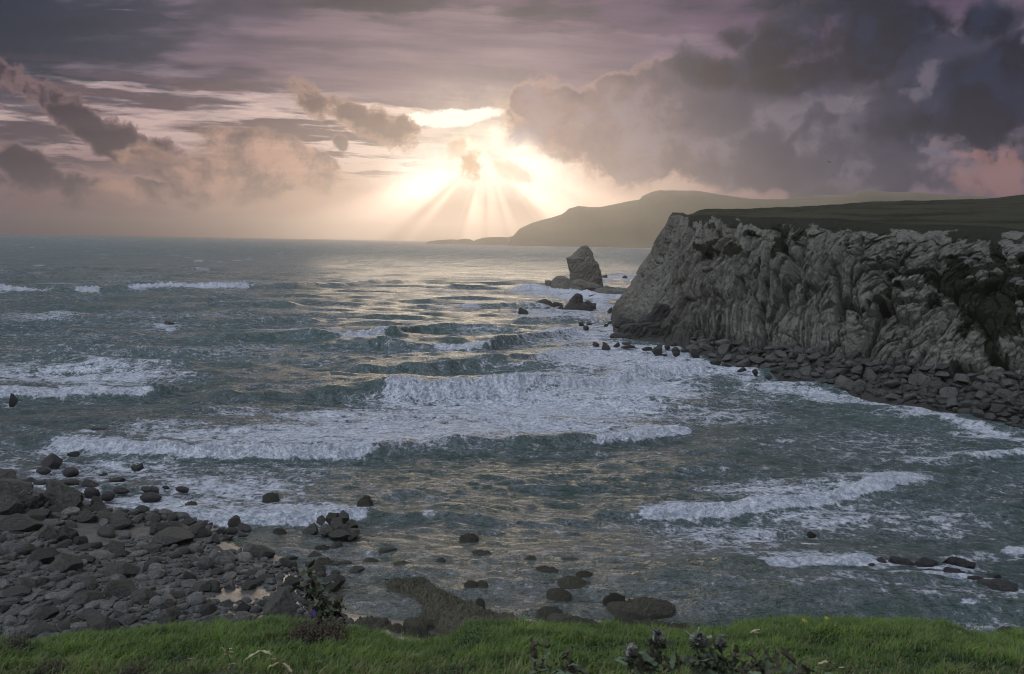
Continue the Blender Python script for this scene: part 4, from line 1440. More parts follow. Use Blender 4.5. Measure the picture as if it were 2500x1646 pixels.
for px, py, w, h, kind, lab in BOULDERS:
    g, z0 = on_beach(px, py)
    s = np.linalg.norm(g - EYE) / F * 0.84
    sx, sz = w * s / 2, h * s / 1.55
    sy = sx * rnd.uniform(.6, .85)
    place('boulder', kind, M_boulder if kind != 'round' else M_beach, (g[0], g[1] + sy * .5, z0 + sz * 0.45), sx, sy, sz, rnd.uniform(-.35, .35), 0.08, lab, 'boulder')

# stones covering the rest of the beach
taken = []


POOLS = [(60, 1264, 80, 14), (215, 1302, 34, 44), (330, 1302, 75, 20), (255, 1322, 52, 14), (172, 1362, 30, 14), (598, 1452, 42, 17), (560, 1332, 36, 16), (640, 1452, 22, 14), (548, 1462, 24, 18), (460, 1340, 30, 10)]


def stones():
    r = np.random.default_rng(17)
    A = np.zeros((6000, 3))
    n = 0
    for size_px, tries in ((38, 120), (29, 500), (22, 2600), (16, 9000), (11, 34000)):
        X, Y = r.uniform(-140, 860, tries), r.uniform(1205, 1600, tries)
        E = Y - np.interp(X, SHORE[:, 0], SHORE[:, 1])
        pool = fbm2(X / 95.0, Y / 42.0, 2, 131)
        Wd = size_px * r.uniform(.8, 1.3, tries)
        ok = (E > -8 + r.uniform(-14, 10, tries)) & ~((X > 620) & (Y < 1380) & (E < 12))
        pl = np.zeros(tries, bool)
        for cx, cy, rx, ry in POOLS:
            pl |= ((X - cx) / rx) ** 2 + ((Y - cy) / ry) ** 2 < 1 + 0.8 * pool
        ok &= ~pl
        for k in np.nonzero(ok)[0]:
            q = A[:n]
            if n and (((q[:, 0] - X[k]) ** 2 + ((q[:, 1] - Y[k]) * 1.75) ** 2) < (0.41 * (Wd[k] + q[:, 2])) ** 2).any():
                continue
            A[n] = (X[k], Y[k], Wd[k])
            n += 1
            if n >= 6000:
                break
    return [tuple(q) for q in A[:n]]


ST = stones()
ST.sort(key=lambda q: -q[2])
MAIN = 225


def zone(px, py):
    if py > 1500:
        return 'just above the grass edge'
    if px < 150:
        return 'at the left side of the beach'
    if px > 560:
        return 'on the spit beside the shallow water'
    if py < 1345:
        return 'near the pools of the upper beach'
    return 'in the middle of the stone field'


rest_v, rest_f, nrest = [], [], 0
for k, (px, py, w) in enumerate(ST):
    g, z0 = on_beach(px, py)
    s = np.linalg.norm(g - EYE) / F
    sx = w * s * 0.56
    sy, sz = sx * rnd.uniform(.62, .95), sx * rnd.uniform(.42, .72)
    kind = rnd.choice(['round', 'round', 'cut', 'cut', 'slab'])
    if k < MAIN:
        sizew = 'large' if w > 34 else ('mid sized' if w > 26 else 'small')
        look = {'round': 'smooth rounded', 'cut': 'angular', 'slab': 'flat'}[kind]
        place('beach_stone', kind, M_beach if rnd.random() < .75 else M_boulder, (g[0], g[1], z0 + sz * 0.35), sx, sy, sz, None, 0.3,
              f'{sizew} {look} grey stone {zone(px, py)}', 'stone', 'stones covering the beach')
    else:
        me = rnd.choice(STONE_LOW)
        M_ = Euler((rnd.uniform(-.3, .3), rnd.uniform(-.3, .3), rnd.uniform(0, 6.28))).to_matrix()
        Rm = np.array(M_)
        V = (me[0] * np.array([sx, sy, sz])) @ Rm.T + np.array([g[0], g[1], z0 + sz * .3])
        rest_v.append(V)
        rest_f.append(me[1] + nrest)
        nrest += len(V)
M_peb = rock_mat('small_stone', (0.045, 0.046, 0.042, 1), (0.27, 0.265, 0.235, 1), rough=0.75, uses_obj=False, scale=1.0)
if rest_v:
    o = link('small_stones', np_mesh('small_stones', np.concatenate(rest_v), [np.concatenate(rest_f)]), M_peb)
    o['kind'] = 'stuff'

# ------------------------------------------------------------------ rocks standing in the sea
for px, py, w, h, kind, lab in SEA_ROCKS:
    g = at_z(px, py, 0.05)
    s = np.linalg.norm(g - EYE) / F
    mat = M_weed if kind == 'weed' else (M_wet if py < 1262 or px > 1900 else M_boulder)
    sx = w * s / 2 * 1.05
    sina = abs(g[2] - EYE[2]) / np.linalg.norm(g - EYE)
    sy = sx * (rnd.uniform(.4, .6) if kind in ('slab', 'weed') else rnd.uniform(.5, .75))
    up = max(h * s * 0.34, h * s * 0.9 - 1.3 * sy * sina)
    if px > 1900 and kind != 'weed':
        up = max(up, h * s * 0.62, 0.22)
    sz = up / 0.78 if kind != 'weed' else max(up * 0.9, 0.16)
    if kind == 'weed':
        sx, sy = sx * 1.15, sy * 1.3
    place('sea_rock', kind, mat, (g[0], g[1] + sy * .7, (0.02 if kind == 'weed' else up - sz * 0.92)), sx, sy, sz, rnd.choice((0, math.pi)) + rnd.uniform(-.3, .3), 0.06, lab, 'rock')


# ------------------------------------------------------------------ sea stack, islets and reefs
def outline_rock(name, rows, depth, z_off, mat, lab, cat, thick=0.7, seed=1, amp=1.0, tile=None, nseg=200, sub=8):
    """A rock whose left and right limits at each level were read off the photograph; it has real depth all round."""
    R0 = np.array(rows, float)
    nn_ = max(24, int((R0[-1, 0] - R0[0, 0]) / 1.0))
    ys_ = np.linspace(R0[0, 0], R0[-1, 0], nn_)
    R_ = np.stack([ys_, np.interp(ys_, R0[:, 0], R0[:, 1]), np.interp(ys_, R0[:, 0], R0[:, 2])], 1)
    V = []
    nl = len(R_)
    for k, (py, xl, xr) in enumerate(R_):
        L, Rr = at_y(xl, py, depth), at_y(xr, py, depth)
        c, hw = (L + Rr) / 2, np.linalg.norm(Rr - L) / 2
        a = np.linspace(0, 2 * np.pi, nseg, endpoint=False)
        ca, sa = np.cos(a), np.sin(a)
        sq = (np.abs(ca) ** 3 + np.abs(sa) ** 3) ** (-1 / 3.0)
        ring = np.stack([c[0] + hw * ca * np.minimum(sq, 1.12), depth + thick * max(hw, 0.5) * sa * sq, np.full(nseg, c[2] + z_off)], 1)
        V.append(ring)
    V = np.array(V)
    cen = V.mean(axis=1, keepdims=True)
    fl = V.reshape(-1, 3)
    out = (V - cen)
    out[..., 2] = 0
    out /= np.linalg.norm(out, axis=2, keepdims=True) + 1e-6
    p = fl / (amp * 4.0)
    sk = p @ np.array([[1, 0, .35], [0, 1, .2], [-.5, 0, 1.0]])
    d = 0.75 * fbm3(sk * np.array([1.1, 1.1, .55]) + seed, 4, seed) + 0.8 * (0.35 - np.abs(fbm3(sk * np.array([2.6, 2.6, .9]) + seed, 4, seed + 7, .6)) * 1.6)
    d = d + 0.5 * fbm3(sk * np.array([6, 6, 2.2]), 4, seed + 9, .65)
    tap = np.ones(nl)
    tap[:2] = .5
    V = fl + out.reshape(-1, 3) * (d * amp * np.repeat(tap, nseg))[:, None]
    V[:, 2] += amp * 0.7 * fbm3(p * 3.0 + 9, 4, seed + 11, .65)
    idx = np.arange(nl * nseg).reshape(nl, nseg)
    q = np.stack([idx[:-1], np.roll(idx[:-1], -1, 1), np.roll(idx[1:], -1, 1), idx[1:]], -1).reshape(-1, 4)
    top = V[:nseg].mean(0)
    top[2] = V[:nseg, 2].max() * 1.0
    V = np.concatenate([V, [top]])
    cap = np.stack([np.roll(idx[0], -1), idx[0], np.full(nseg, len(V) - 1)], 1)
    o = link(name, np_mesh(name, V, [q, cap]), mat)
    if lab:
        thing(o, lab, cat)
    return o


def join_meshes(name, objs, lab, cat, mat):
    """Several lumps of one rock become its single mesh."""
    Vs, Fs, n = [], {3: [], 4: []}, 0
    for o in objs:
        bpy.context.view_layer.update()
        mw = np.array(o.matrix_world)
        v = np.empty(len(o.data.vertices) * 3, np.float32)
        o.data.vertices.foreach_get('co', v)
        v = v.reshape(-1, 3) @ mw[:3, :3].T + mw[:3, 3]
        for pgn in o.data.polygons:
            Fs[len(pgn.vertices)].append([i + n for i in pgn.vertices])
        Vs.append(v)
        n += len(v)
        bpy.data.objects.remove(o)
    faces = [np.array(f) for f in Fs.values() if f]
    return thing(link(name, np_mesh(name, np.concatenate(Vs), faces), mat), lab, cat)


K8 = 400 / 2089.0
t8 = lambda rows: [(560 + y * K8, 1250 + a * K8, 1250 + b_ * K8) for y, a, b_ in rows]
DST = 352.0
stack = outline_rock('stack', t8([(208, 925, 965), (222, 895, 975), (245, 862, 985), (300, 800, 1015), (340, 770, 1022), (372, 700, 1038), (400, 708, 1058), (440, 722, 1090), (500, 726, 1118), (560, 742, 1132), (640, 748, 1138), (700, 748, 1142), (760, 745, 1150), (800, 745, 1155)]),
                     DST, 0, M_stack, '', '', 0.75, 4, 1.1)
foot = outline_rock('stack', t8([(596, 590, 640), (612, 560, 690), (640, 530, 735), (680, 500, 800), (720, 492, 900), (760, 500, 1000), (800, 560, 1010)]), DST - 7, 0, M_stack, '', '', 0.7, 6, 1.0, sub=5)
foot2 = outline_rock('stack', t8([(640, 820, 880), (665, 760, 960), (700, 740, 1100), (740, 760, 1155), (775, 900, 1160), (800, 950, 1150)]), DST - 8.5, 0, M_stack, '', '', 0.5, 7, 0.9, sub=5)
foot3 = outline_rock('stack', t8([(648, 440, 470), (660, 420, 500), (690, 425, 510), (720, 440, 520)]), DST - 7, 0, M_stack, '', '', 0.7, 9, 0.4, sub=4)
join_meshes('sea_stack', [stack, foot, foot2, foot3], 'tall sea stack with slanting pointed top standing off the cliff', 'sea stack', M_stack)
r1_ = outline_rock('r', t8([(722, 1195, 1215), (740, 1165, 1250), (765, 1070, 1320), (785, 1050, 1430), (815, 1040, 1480), (850, 1050, 1500)]), 318.0, 0, M_stack, '', '', 0.45, 12, 0.9, sub=5)
r2_ = outline_rock('r', t8([(748, 1480, 1540), (765, 1430, 1560), (790, 1410, 1560), (830, 1400, 1560)]), 316.0, 0, M_stack, '', '', 0.5, 13, 0.6, sub=5)
join_meshes('rock_reef', [r1_, r2_], 'low jagged reef between the sea stack and the cliff', 'reef', M_stack)
a1 = outline_rock('r', t8([(824, 800, 860), (845, 785, 885), (880, 765, 892), (930, 740, 900), (980, 700, 1000), (1020, 650, 1015), (1060, 720, 1030), (1090, 750, 1000)]), 249.0, 0, M_wet, '', '', 0.7, 15, 0.9, sub=6)
a2 = outline_rock('r', t8([(915, 960, 990), (935, 900, 1010), (970, 900, 1060), (1005, 920, 1065), (1040, 960, 1040)]), 251.0, 0, M_wet, '', '', 0.7, 16, 0.5, sub=5)
a3 = outline_rock('r', t8([(968, 622, 645), (1000, 600, 652), (1040, 575, 660), (1065, 590, 660)]), 247.0, 0, M_wet, '', '', 0.7, 17, 0.4, sub=5)
join_meshes('rock_islet', [a1, a2, a3], 'pointed black rock islet in the surf below the sea stack', 'islet', M_wet)
b1 = outline_rock('r', t8([(895, 380, 440), (915, 345, 480), (950, 300, 520), (985, 255, 540), (1015, 270, 500), (1040, 380, 490)]), 258.0, 0, M_wet, '', '', 0.6, 18, 0.6, sub=5)
b2 = outline_rock('r', t8([(930, 530, 580), (945, 510, 630), (970, 500, 660), (990, 510, 600)]), 262.0, 0, M_wet, '', '', 0.6, 19, 0.4, sub=5)
b3 = outline_rock('r', t8([(1010, 400, 430), (1040, 390, 480), (1065, 430, 495), (1080, 440, 490)]), 246.0, 0, M_wet, '', '', 0.6, 20, 0.4, sub=5)
join_meshes('rock_islet', [b1, b2, b3], 'low ragged black islet left of the pointed islet', 'islet', M_wet)

# the dark outcrop at the foot of the headland
K3 = 550 / 2380.0
t3 = lambda rows: [(720 + y * K3, 1450 + a * K3, 1450 + b_ * K3) for y, a, b_ in rows]
c1 = outline_rock('r', t3([(298, 640, 670), (315, 330, 690), (345, 290, 690), (390, 280, 720), (420, 200, 740), (450, 185, 748), (485, 190, 745), (510, 200, 740)]), 171.0, 0, M_wet, '', '', 0.4, 22, 1.1, sub=6)
c2 = outline_rock('r', t3([(238, 260, 320), (262, 240, 420), (300, 215, 460), (330, 205, 480), (360, 240, 500)]), 182.0, 0, M_wet, '', '', 0.5, 23, 0.8, sub=5)
c3 = outline_rock('r', t3([(90, 660, 730), (110, 650, 780), (150, 630, 790), (200, 600, 780), (260, 500, 760), (330, 480, 740)]), 177.0, 0, M_rubble, '', '', 0.45, 24, 1.0, sub=5)
join_meshes('headland_outcrop', [c1, c2, c3], 'big dark rock outcrop at the foot of the headland cliff', 'outcrop', M_wet)

# pile of blocks in the shallows, and the long weedy rib
K6 = 900 / 2380.0
t6 = lambda rows: [(1150 + y * K6, 650 + a * K6, 650 + b_ * K6) for y, a, b_ in rows]
pile = []
for (x6, y6, w6, h6, dy) in ((410, 330, 110, 60, 2.2), (485, 335, 75, 65, 2.4), (345, 345, 70, 50, 1.8), (450, 385, 130, 60, 1.0), (545, 375, 80, 50, 1.2), (400, 410, 90, 40, .5), (470, 435, 140, 50, .0), (560, 425, 100, 40, .2), (510, 400, 80, 50, .6), (360, 420, 60, 24, .1), (535, 445, 60, 22, -.2)):
    g = at_z(650 + x6 * K6, 1150 + y6 * K6, 0.1)
    s = np.linalg.norm(g - EYE) / F * K6
    o = place('r', 'cut', M_boulder, (g[0], g[1] + 0.5, h6 * s * .35), w6 * s * .56, w6 * s * .45, h6 * s * .75, None, .15)
    pile.append(o)
join_meshes('rock_pile', pile, 'brown pile of broken blocks standing in the shallow water', 'outcrop', M_boulder)
rib = []
for (x6, y6, w6, h6) in ((850, 735, 90, 60), (915, 735, 110, 55), (985, 735, 100, 60), (1010, 770, 100, 50), (1070, 800, 130, 60), (1130, 850, 170, 80), (1190, 880, 180, 90), (1150, 920, 170, 80), (1260, 920, 200, 90), (1330, 950, 190, 90), (1260, 970, 190, 70), (1400, 960, 150, 100), (1450, 985, 180, 70), (1380, 1000, 220, 60), (1530, 990, 140, 40)):
    g = at_z(650 + x6 * K6, 1150 + y6 * K6, 0.05)
    s = np.linalg.norm(g - EYE) / F * K6
    o = place('r', 'weed', M_weed, (g[0], g[1] + 0.4, 0.0), w6 * s * .75, w6 * s * .62, h6 * s * .55, None, .1)
    rib.append(o)
M_rib = rock_mat('rib_rock', (0.045, 0.042, 0.026, 1), (0.17, 0.155, 0.095, 1), rough=0.8, scale=2.0)
join_meshes('rock_rib', rib, 'long brown weedy rock rib slanting through the shallows to the grass', 'outcrop', M_rib)

for (x6, y6, w6, h6, lab) in ((840, 1020, 100, 70, 'round dark weedy boulder left in the pale pool'), (955, 1045, 140, 60, 'flat dark weedy boulder in the middle of the pale pool'), (1060, 1110, 190, 85, 'large dark weedy boulder at the near end of the pale pool'),
                             (740, 1110, 200, 80, 'dark weedy boulder sloping to the grass left of the pale pool'), (650, 1000, 250, 70, 'broad weedy rock covered in bladders beside the thistle'), (960, 970, 120, 36, 'thin weed heap on the far side of the pale pool'), (930, 1125, 90, 26, 'small weed heap between the grass and the pale pool')):
    px, py = 650 + x6 * K6, 1150 + y6 * K6
    g = at_z(px, py, 0.2)
    s = np.linalg.norm(g - EYE) / F * K6
    place('weedy_boulder', 'weed', M_weed, (g[0], g[1] + .3, 0.05), w6 * s * .6, w6 * s * .5, h6 * s * .6, None, .05, lab, 'boulder')

# ------------------------------------------------------------------ rubble below the cliff
_i = np.argsort(CL_P[..., 0].ravel())
rub_rng = np.random.default_rng(23)
rv, ru = np.where((CL_ROW[:, None] > 0.95) & (CL_ROW[:, None] < 2.15) & np.ones(CL_P.shape[1], bool)[None, :])
cand = CL_P[rv, ru]
cpx, cpy = to_px(cand)
okm = (cpx > 1690) & (cpx < 2560)
cand, cpx, cpy, crow = cand[okm], cpx[okm], cpy[okm], CL_ROW[rv][okm]
order = rub_rng.permutation(len(cand))
sel = []
SZ = [(46, 18), (34, 70), (25, 200), (18, 420), (13, 500)]
for size_px, quota in SZ:
    n = 0
    for k in order[rub_rng.integers(0, 4000):]:
        if n >= quota:
            break
        if crow[k] > 2.05 - 0.5 * rub_rng.random() and cpx[k] < 2100:
            continue
        w = size_px * rub_rng.uniform(.8, 1.25)
        if len(sel):
            A_ = np.array(sel)
            if (np.hypot(A_[:, 0] - cpx[k], (A_[:, 1] - cpy[k]) * 1.6) < 0.40 * (w + A_[:, 2])).any():
                continue
        sel.append((cpx[k], cpy[k], w, *cand[k]))
        n += 1
sel.sort(key=lambda q: -q[2])
rest_v, rest_f, nrest = [], [], 0


def rzone(px, py):
    side = 'left' if px < 1900 else ('middle' if px < 2200 else 'right')
    base = np.interp(px, [1700, 1885, 2027, 2200, 2400, 2580], [856, 914, 942, 978, 1020, 1060])
    return ('at the waterline' if base - py < 22 else 'higher up') + f' in the {side} rubble under the cliff'


for k, (px, py, w, X, Y, Z) in enumerate(sel):
    s = Y / F
    sx = w * s * .6
    sy, sz = sx * rnd.uniform(.6, .95), sx * rnd.uniform(.38, .68)
    kind = rnd.choice(['cut', 'cut', 'slab', 'sharp'])
    if k < 150:
        size = 'big' if w > 38 else ('mid sized' if w > 28 else 'smaller')
        look = {'cut': 'blocky', 'slab': 'flat', 'sharp': 'jagged'}[kind]
        place('fallen_rock', kind, M_rubble, (X, Y, Z + sz * .25), sx, sy, sz, None, .3, f'{size} {look} fallen rock {rzone(px, py)}', 'rock', 'fallen rocks under the cliff')
    else:
        me = rnd.choice(STONE_LOW)
        Rm = np.array(Euler((rnd.uniform(-.4, .4), rnd.uniform(-.4, .4), rnd.uniform(0, 6.28))).to_matrix())
        V = (me[0] * np.array([sx, sy, sz])) @ Rm.T + np.array([X, Y, Z + sz * .2])
        rest_v.append(V)
        rest_f.append(me[1] + nrest)
        nrest += len(V)
o = link('rubble', np_mesh('rubble', np.concatenate(rest_v), [np.concatenate(rest_f)]), rock_mat('rubble_small', (0.035, 0.034, 0.03, 1), (0.12, 0.115, 0.10, 1), uses_obj=False))
o['kind'] = 'stuff'

# ------------------------------------------------------------------ the grassy bank in front
EDGE = np.array([(-900, 1560), (-100, 1566), (0, 1572), (38, 1587), (95, 1584), (183, 1568), (304, 1557), (380, 1541), (494, 1544), (593, 1534), (647, 1519), (723, 1526), (790, 1540), (837, 1549), (915, 1560), (971, 1586), (1020, 1590),
                 (1085, 1575), (1115, 1552), (1141, 1531), (1180, 1530), (1217, 1533), (1330, 1531), (1444, 1541), (1550, 1549), (1689, 1552), (1773, 1548), (1836, 1534), (1920, 1525), (2046, 1523), (2235, 1523), (2298, 1537), (2382, 1562), (2500, 1568), (3400, 1590)], float)


def bank_edge(px):
    De = 5.7 + 0.5 * np.sin(px / 210.0) + 0.35 * np.sin(px / 83.0 + 1.3)
    py = np.interp(px, EDGE[:, 0], EDGE[:, 1])
    return De, py


def build_bank():
    cols = np.linspace(-900, 3400, 420)
    ts = [-3.0, -1.5, -0.6, 0.0] + list(np.linspace(0, 1, 70)[1:]) + [1.06, 1.16, 1.4, 2.0, 3.2, 4.6]
    V = np.zeros((len(ts), len(cols), 3))
    for j, px in enumerate(cols):
        De, ey = bank_edge(px)
        E = at_y(px, ey, De)
        for i, t_ in enumerate(ts):
            if t_ <= 0:
                y = 2.0 + t_ * 1.6
                z = 18.5 - 0.02 * t_
                k = 2.0 / De
                x = E[0] * max(k, .2) + (E[0] * 0.0)
                x = E[0] * k
            elif t_ <= 1:
                y = 2.0 + (De - 2.0) * t_
                z = 18.5 + (E[2] - 18.5) * (t_ * .70 + .30 * t_ * t_)
                x = E[0] * y / De
            else:
                y = De + (t_ - 1) * 5.5
                d = y - De
                z = E[2] - 0.35 * d - 1.05 * d * d if d < 2 else E[2] - 4.9 - (d - 2) * 0.72
                x = E[0] * y / De
            V[i, j] = (x, y, max(z, 0.2))
    fl = V.reshape(-1, 3)
    tt = np.repeat(np.array(ts), len(cols))
    b_ = 0.085 * fbm2(fl[:, 0] / 0.5, fl[:, 1] / 0.35, 3, 201) + 0.025 * fbm2(fl[:, 0] / 0.13, fl[:, 1] / 0.13, 2, 202)
    fl[:, 2] += b_ * ss(-.2, .2, tt) * (1 - .55 * ss(.8, 1, tt))
    return fl.reshape(V.shape), np.array(ts)


BK, BT = build_bank()
mt, t, b = new_mat('bank_soil')
t.links.new(mix((0.02, 0.03, 0.01, 1), (0.05, 0.06, 0.025, 1), noise(geo_pos(t), 9, 5, .6)), b.inputs['Base Color'])
b.inputs['Roughness'].default_value = 1.0
bank = link('grassy_bank', np_mesh('grassy_bank', BK.reshape(-1, 3), [grid_faces(*BK.shape[:2])[:, ::-1]]), mt)
bank['kind'] = 'structure'


def bank_at(u, v):
    """u column 0..1, v row 0..1 over the visible part -> points on the bank."""
    i0 = int(np.searchsorted(BT, 0.0))
    i1 = int(np.searchsorted(BT, 1.06))
    fi = i0 + v * (i1 - i0)
    fj = u * (BK.shape[1] - 1)
    i, j = np.clip(fi.astype(int), 0, BK.shape[0] - 2), np.clip(fj.astype(int), 0, BK.shape[1] - 2)
    a, c = (fi - i)[:, None], (fj - j)[:, None]
    return BK[i, j] * (1 - a) * (1 - c) + BK[i + 1, j] * a * (1 - c) + BK[i, j + 1] * (1 - a) * c + BK[i + 1, j + 1] * a * c


def bank_px(px, py):
    """Point of the bank seen at that pixel."""
    u = np.full(160, (px + 900) / 4300.0)
    q = bank_at(u, np.linspace(0, 1, 160))
    _, yy = to_px(q)
    k = int(np.argmin(np.abs(yy - py)))
    return q[k]


def build_grass():
    r = np.random.default_rng(31)
    n = 330000
    u = r.uniform(0.15, 0.87, n)
    v = 0.12 + 0.88 * np.sqrt(r.random(n)) ** 0.9
    P = bank_at(u, v)
    px, py = to_px(P)
    keep = (py < 1720) & (px > -120) & (px < 2620)
    P, px, py = P[keep], px[keep], py[keep]
    n = len(P)
    cl = fbm2(P[:, 0] / 0.45, P[:, 1] / 0.30, 4, 211, .6)
    cl2 = fbm2(P[:, 0] / 0.12, P[:, 1] / 0.12, 2, 213)
    dist = np.linalg.norm(P - EYE, axis=1)
    h = (0.030 + 0.036 * r.random(n) ** 1.6) * (1 + 1.1 * cl) * (1 + 0.4 * cl2)
    tall = r.random(n) < 0.012
    h = np.where(tall, h * 2.0, h)
    broad = r.random(n) < 0.34
    h = np.where(broad, h * .5, h)
    h = np.clip(h, .012, .15)
    az = r.uniform(0, 2 * np.pi, n)
    az = np.where(r.random(n) < .5, az, 0.4 + 0.8 * cl2 * 3 + r.normal(0, .5, n))
    lean = r.uniform(.2, 1.0, n) * h * np.where(broad, 1.5, 1.0)
    w = (0.0016 + 0.0017 * r.random(n)) * np.where(tall, .6, 1) * np.where(broad, 2.6, 1)
    dx, dy = np.cos(az), np.sin(az)
    sx, sy = -np.sin(az + r.normal(0, .6, n)), np.cos(az)
    B0 = P - np.array([0, 0, .006])
    M1 = B0 + np.stack([dx * lean * .32, dy * lean * .32, h * .62], 1)
    T1 = B0 + np.stack([dx * lean, dy * lean, h * (1 - .25 * (lean / h) ** 2)], 1)
    S = np.stack([sx, sy, np.zeros(n)], 1) * w[:, None]
    V = np.stack([B0 - S, B0 + S, M1 + S * .85, M1 - S * .85, T1], 1).reshape(-1, 3)
    k = np.arange(n) * 5
    q = np.stack([k, k + 1, k + 2, k + 3], 1)
    tr = np.stack([k + 3, k + 2, k + 4], 1)
    me = np_mesh('grass', V, [q, tr])
    tone = np.clip(0.45 + 0.95 * cl + 0.25 * r.normal(0, 1, n) * .6, 0, 1)
    dry = (r.random(n) < 0.05 + 0.10 * (fbm2(P[:, 0] / .3, P[:, 1] / .3, 3, 215) > .22) + 0.25 * (py > 1625)).astype(float)
    attr(me, 'tone', np.repeat(tone, 5))
    attr(me, 'dry', np.repeat(dry, 5))
    return me


mt, t, b = new_mat('grass_blade')
tone, dry = get_attr(t, 'tone'), get_attr(t, 'dry')
c = mix((0.018, 0.042, 0.012, 1), (0.16, 0.24, 0.044, 1), tone)
c = mix(c, (0.20, 0.17, 0.085, 1), dry * 0.8)
t.links.new(c, b.inputs['Base Color'])
b.inputs['Roughness'].default_value = 0.55
b.inputs['Specular IOR Level'].default_value = 0.3
tr = t.nodes.new('ShaderNodeBsdfTranslucent')
t.links.new(c, tr.inputs['Color'])
ms = t.nodes.new('ShaderNodeMixShader')
ms.inputs[0].default_value = 0.35
t.links.new(b.outputs[0], ms.inputs[1])
t.links.new(tr.outputs[0], ms.inputs[2])
t.links.new(ms.outputs[0], [x for x in t.nodes if x.type == 'OUTPUT_MATERIAL'][0].inputs['Surface'])
M_grass = mt
gr = link('grass', build_grass(), M_grass)
gr['kind'] = 'stuff'


# ------------------------------------------------------------------ plants on the bank
def plain_mat(name, lo, hi, scale=30.0, rough=0.8, trans=0.0):
    mt, t, b = new_mat(name)
    t.links.new(mix(lo, hi, sgn(noise(obj_pos(t), scale, 5, .65), 1.8)), b.inputs['Base Color'])
    b.inputs['Roughness'].default_value = rough
    t.links.new(bump(t, noise(obj_pos(t), scale * 2, 4, .6), .6, .004), b.inputs['Normal'])
    return mt


M_dead = plain_mat('dead_leaf', (0.016, 0.014, 0.007, 1), (0.085, 0.075, 0.04, 1))
M_stem = plain_mat('dead_stem', (0.02, 0.017, 0.012, 1), (0.09, 0.075, 0.05, 1))
M_grey = plain_mat('thistle_leaf', (0.04, 0.06, 0.03, 1), (0.13, 0.17, 0.09, 1))
M_fluff = plain_mat('thistle_fluff', (0.06, 0.055, 0.045, 1), (0.30, 0.285, 0.25, 1), 50)
M_head = plain_mat('seed_head', (0.010, 0.010, 0.007, 1), (0.05, 0.055, 0.03, 1), 60)
M_purple = plain_mat('purple_flower', (0.16, 0.08, 0.38, 1), (0.34, 0.22, 0.66, 1), 90)
M_yellow = plain_mat('yellow_flower', (0.35, 0.28, 0.02, 1), (0.6, 0.5, 0.05, 1), 90)
M_straw = plain_mat('straw', (0.20, 0.17, 0.09, 1), (0.42, 0.37, 0.22, 1), 40)
M_green = plain_mat('green_leaf', (0.03, 0.06, 0.015, 1), (0.09, 0.16, 0.04, 1), 40)
M_heath = plain_mat('dry_heath', (0.022, 0.016, 0.008, 1), (0.12, 0.09, 0.05, 1), 40)


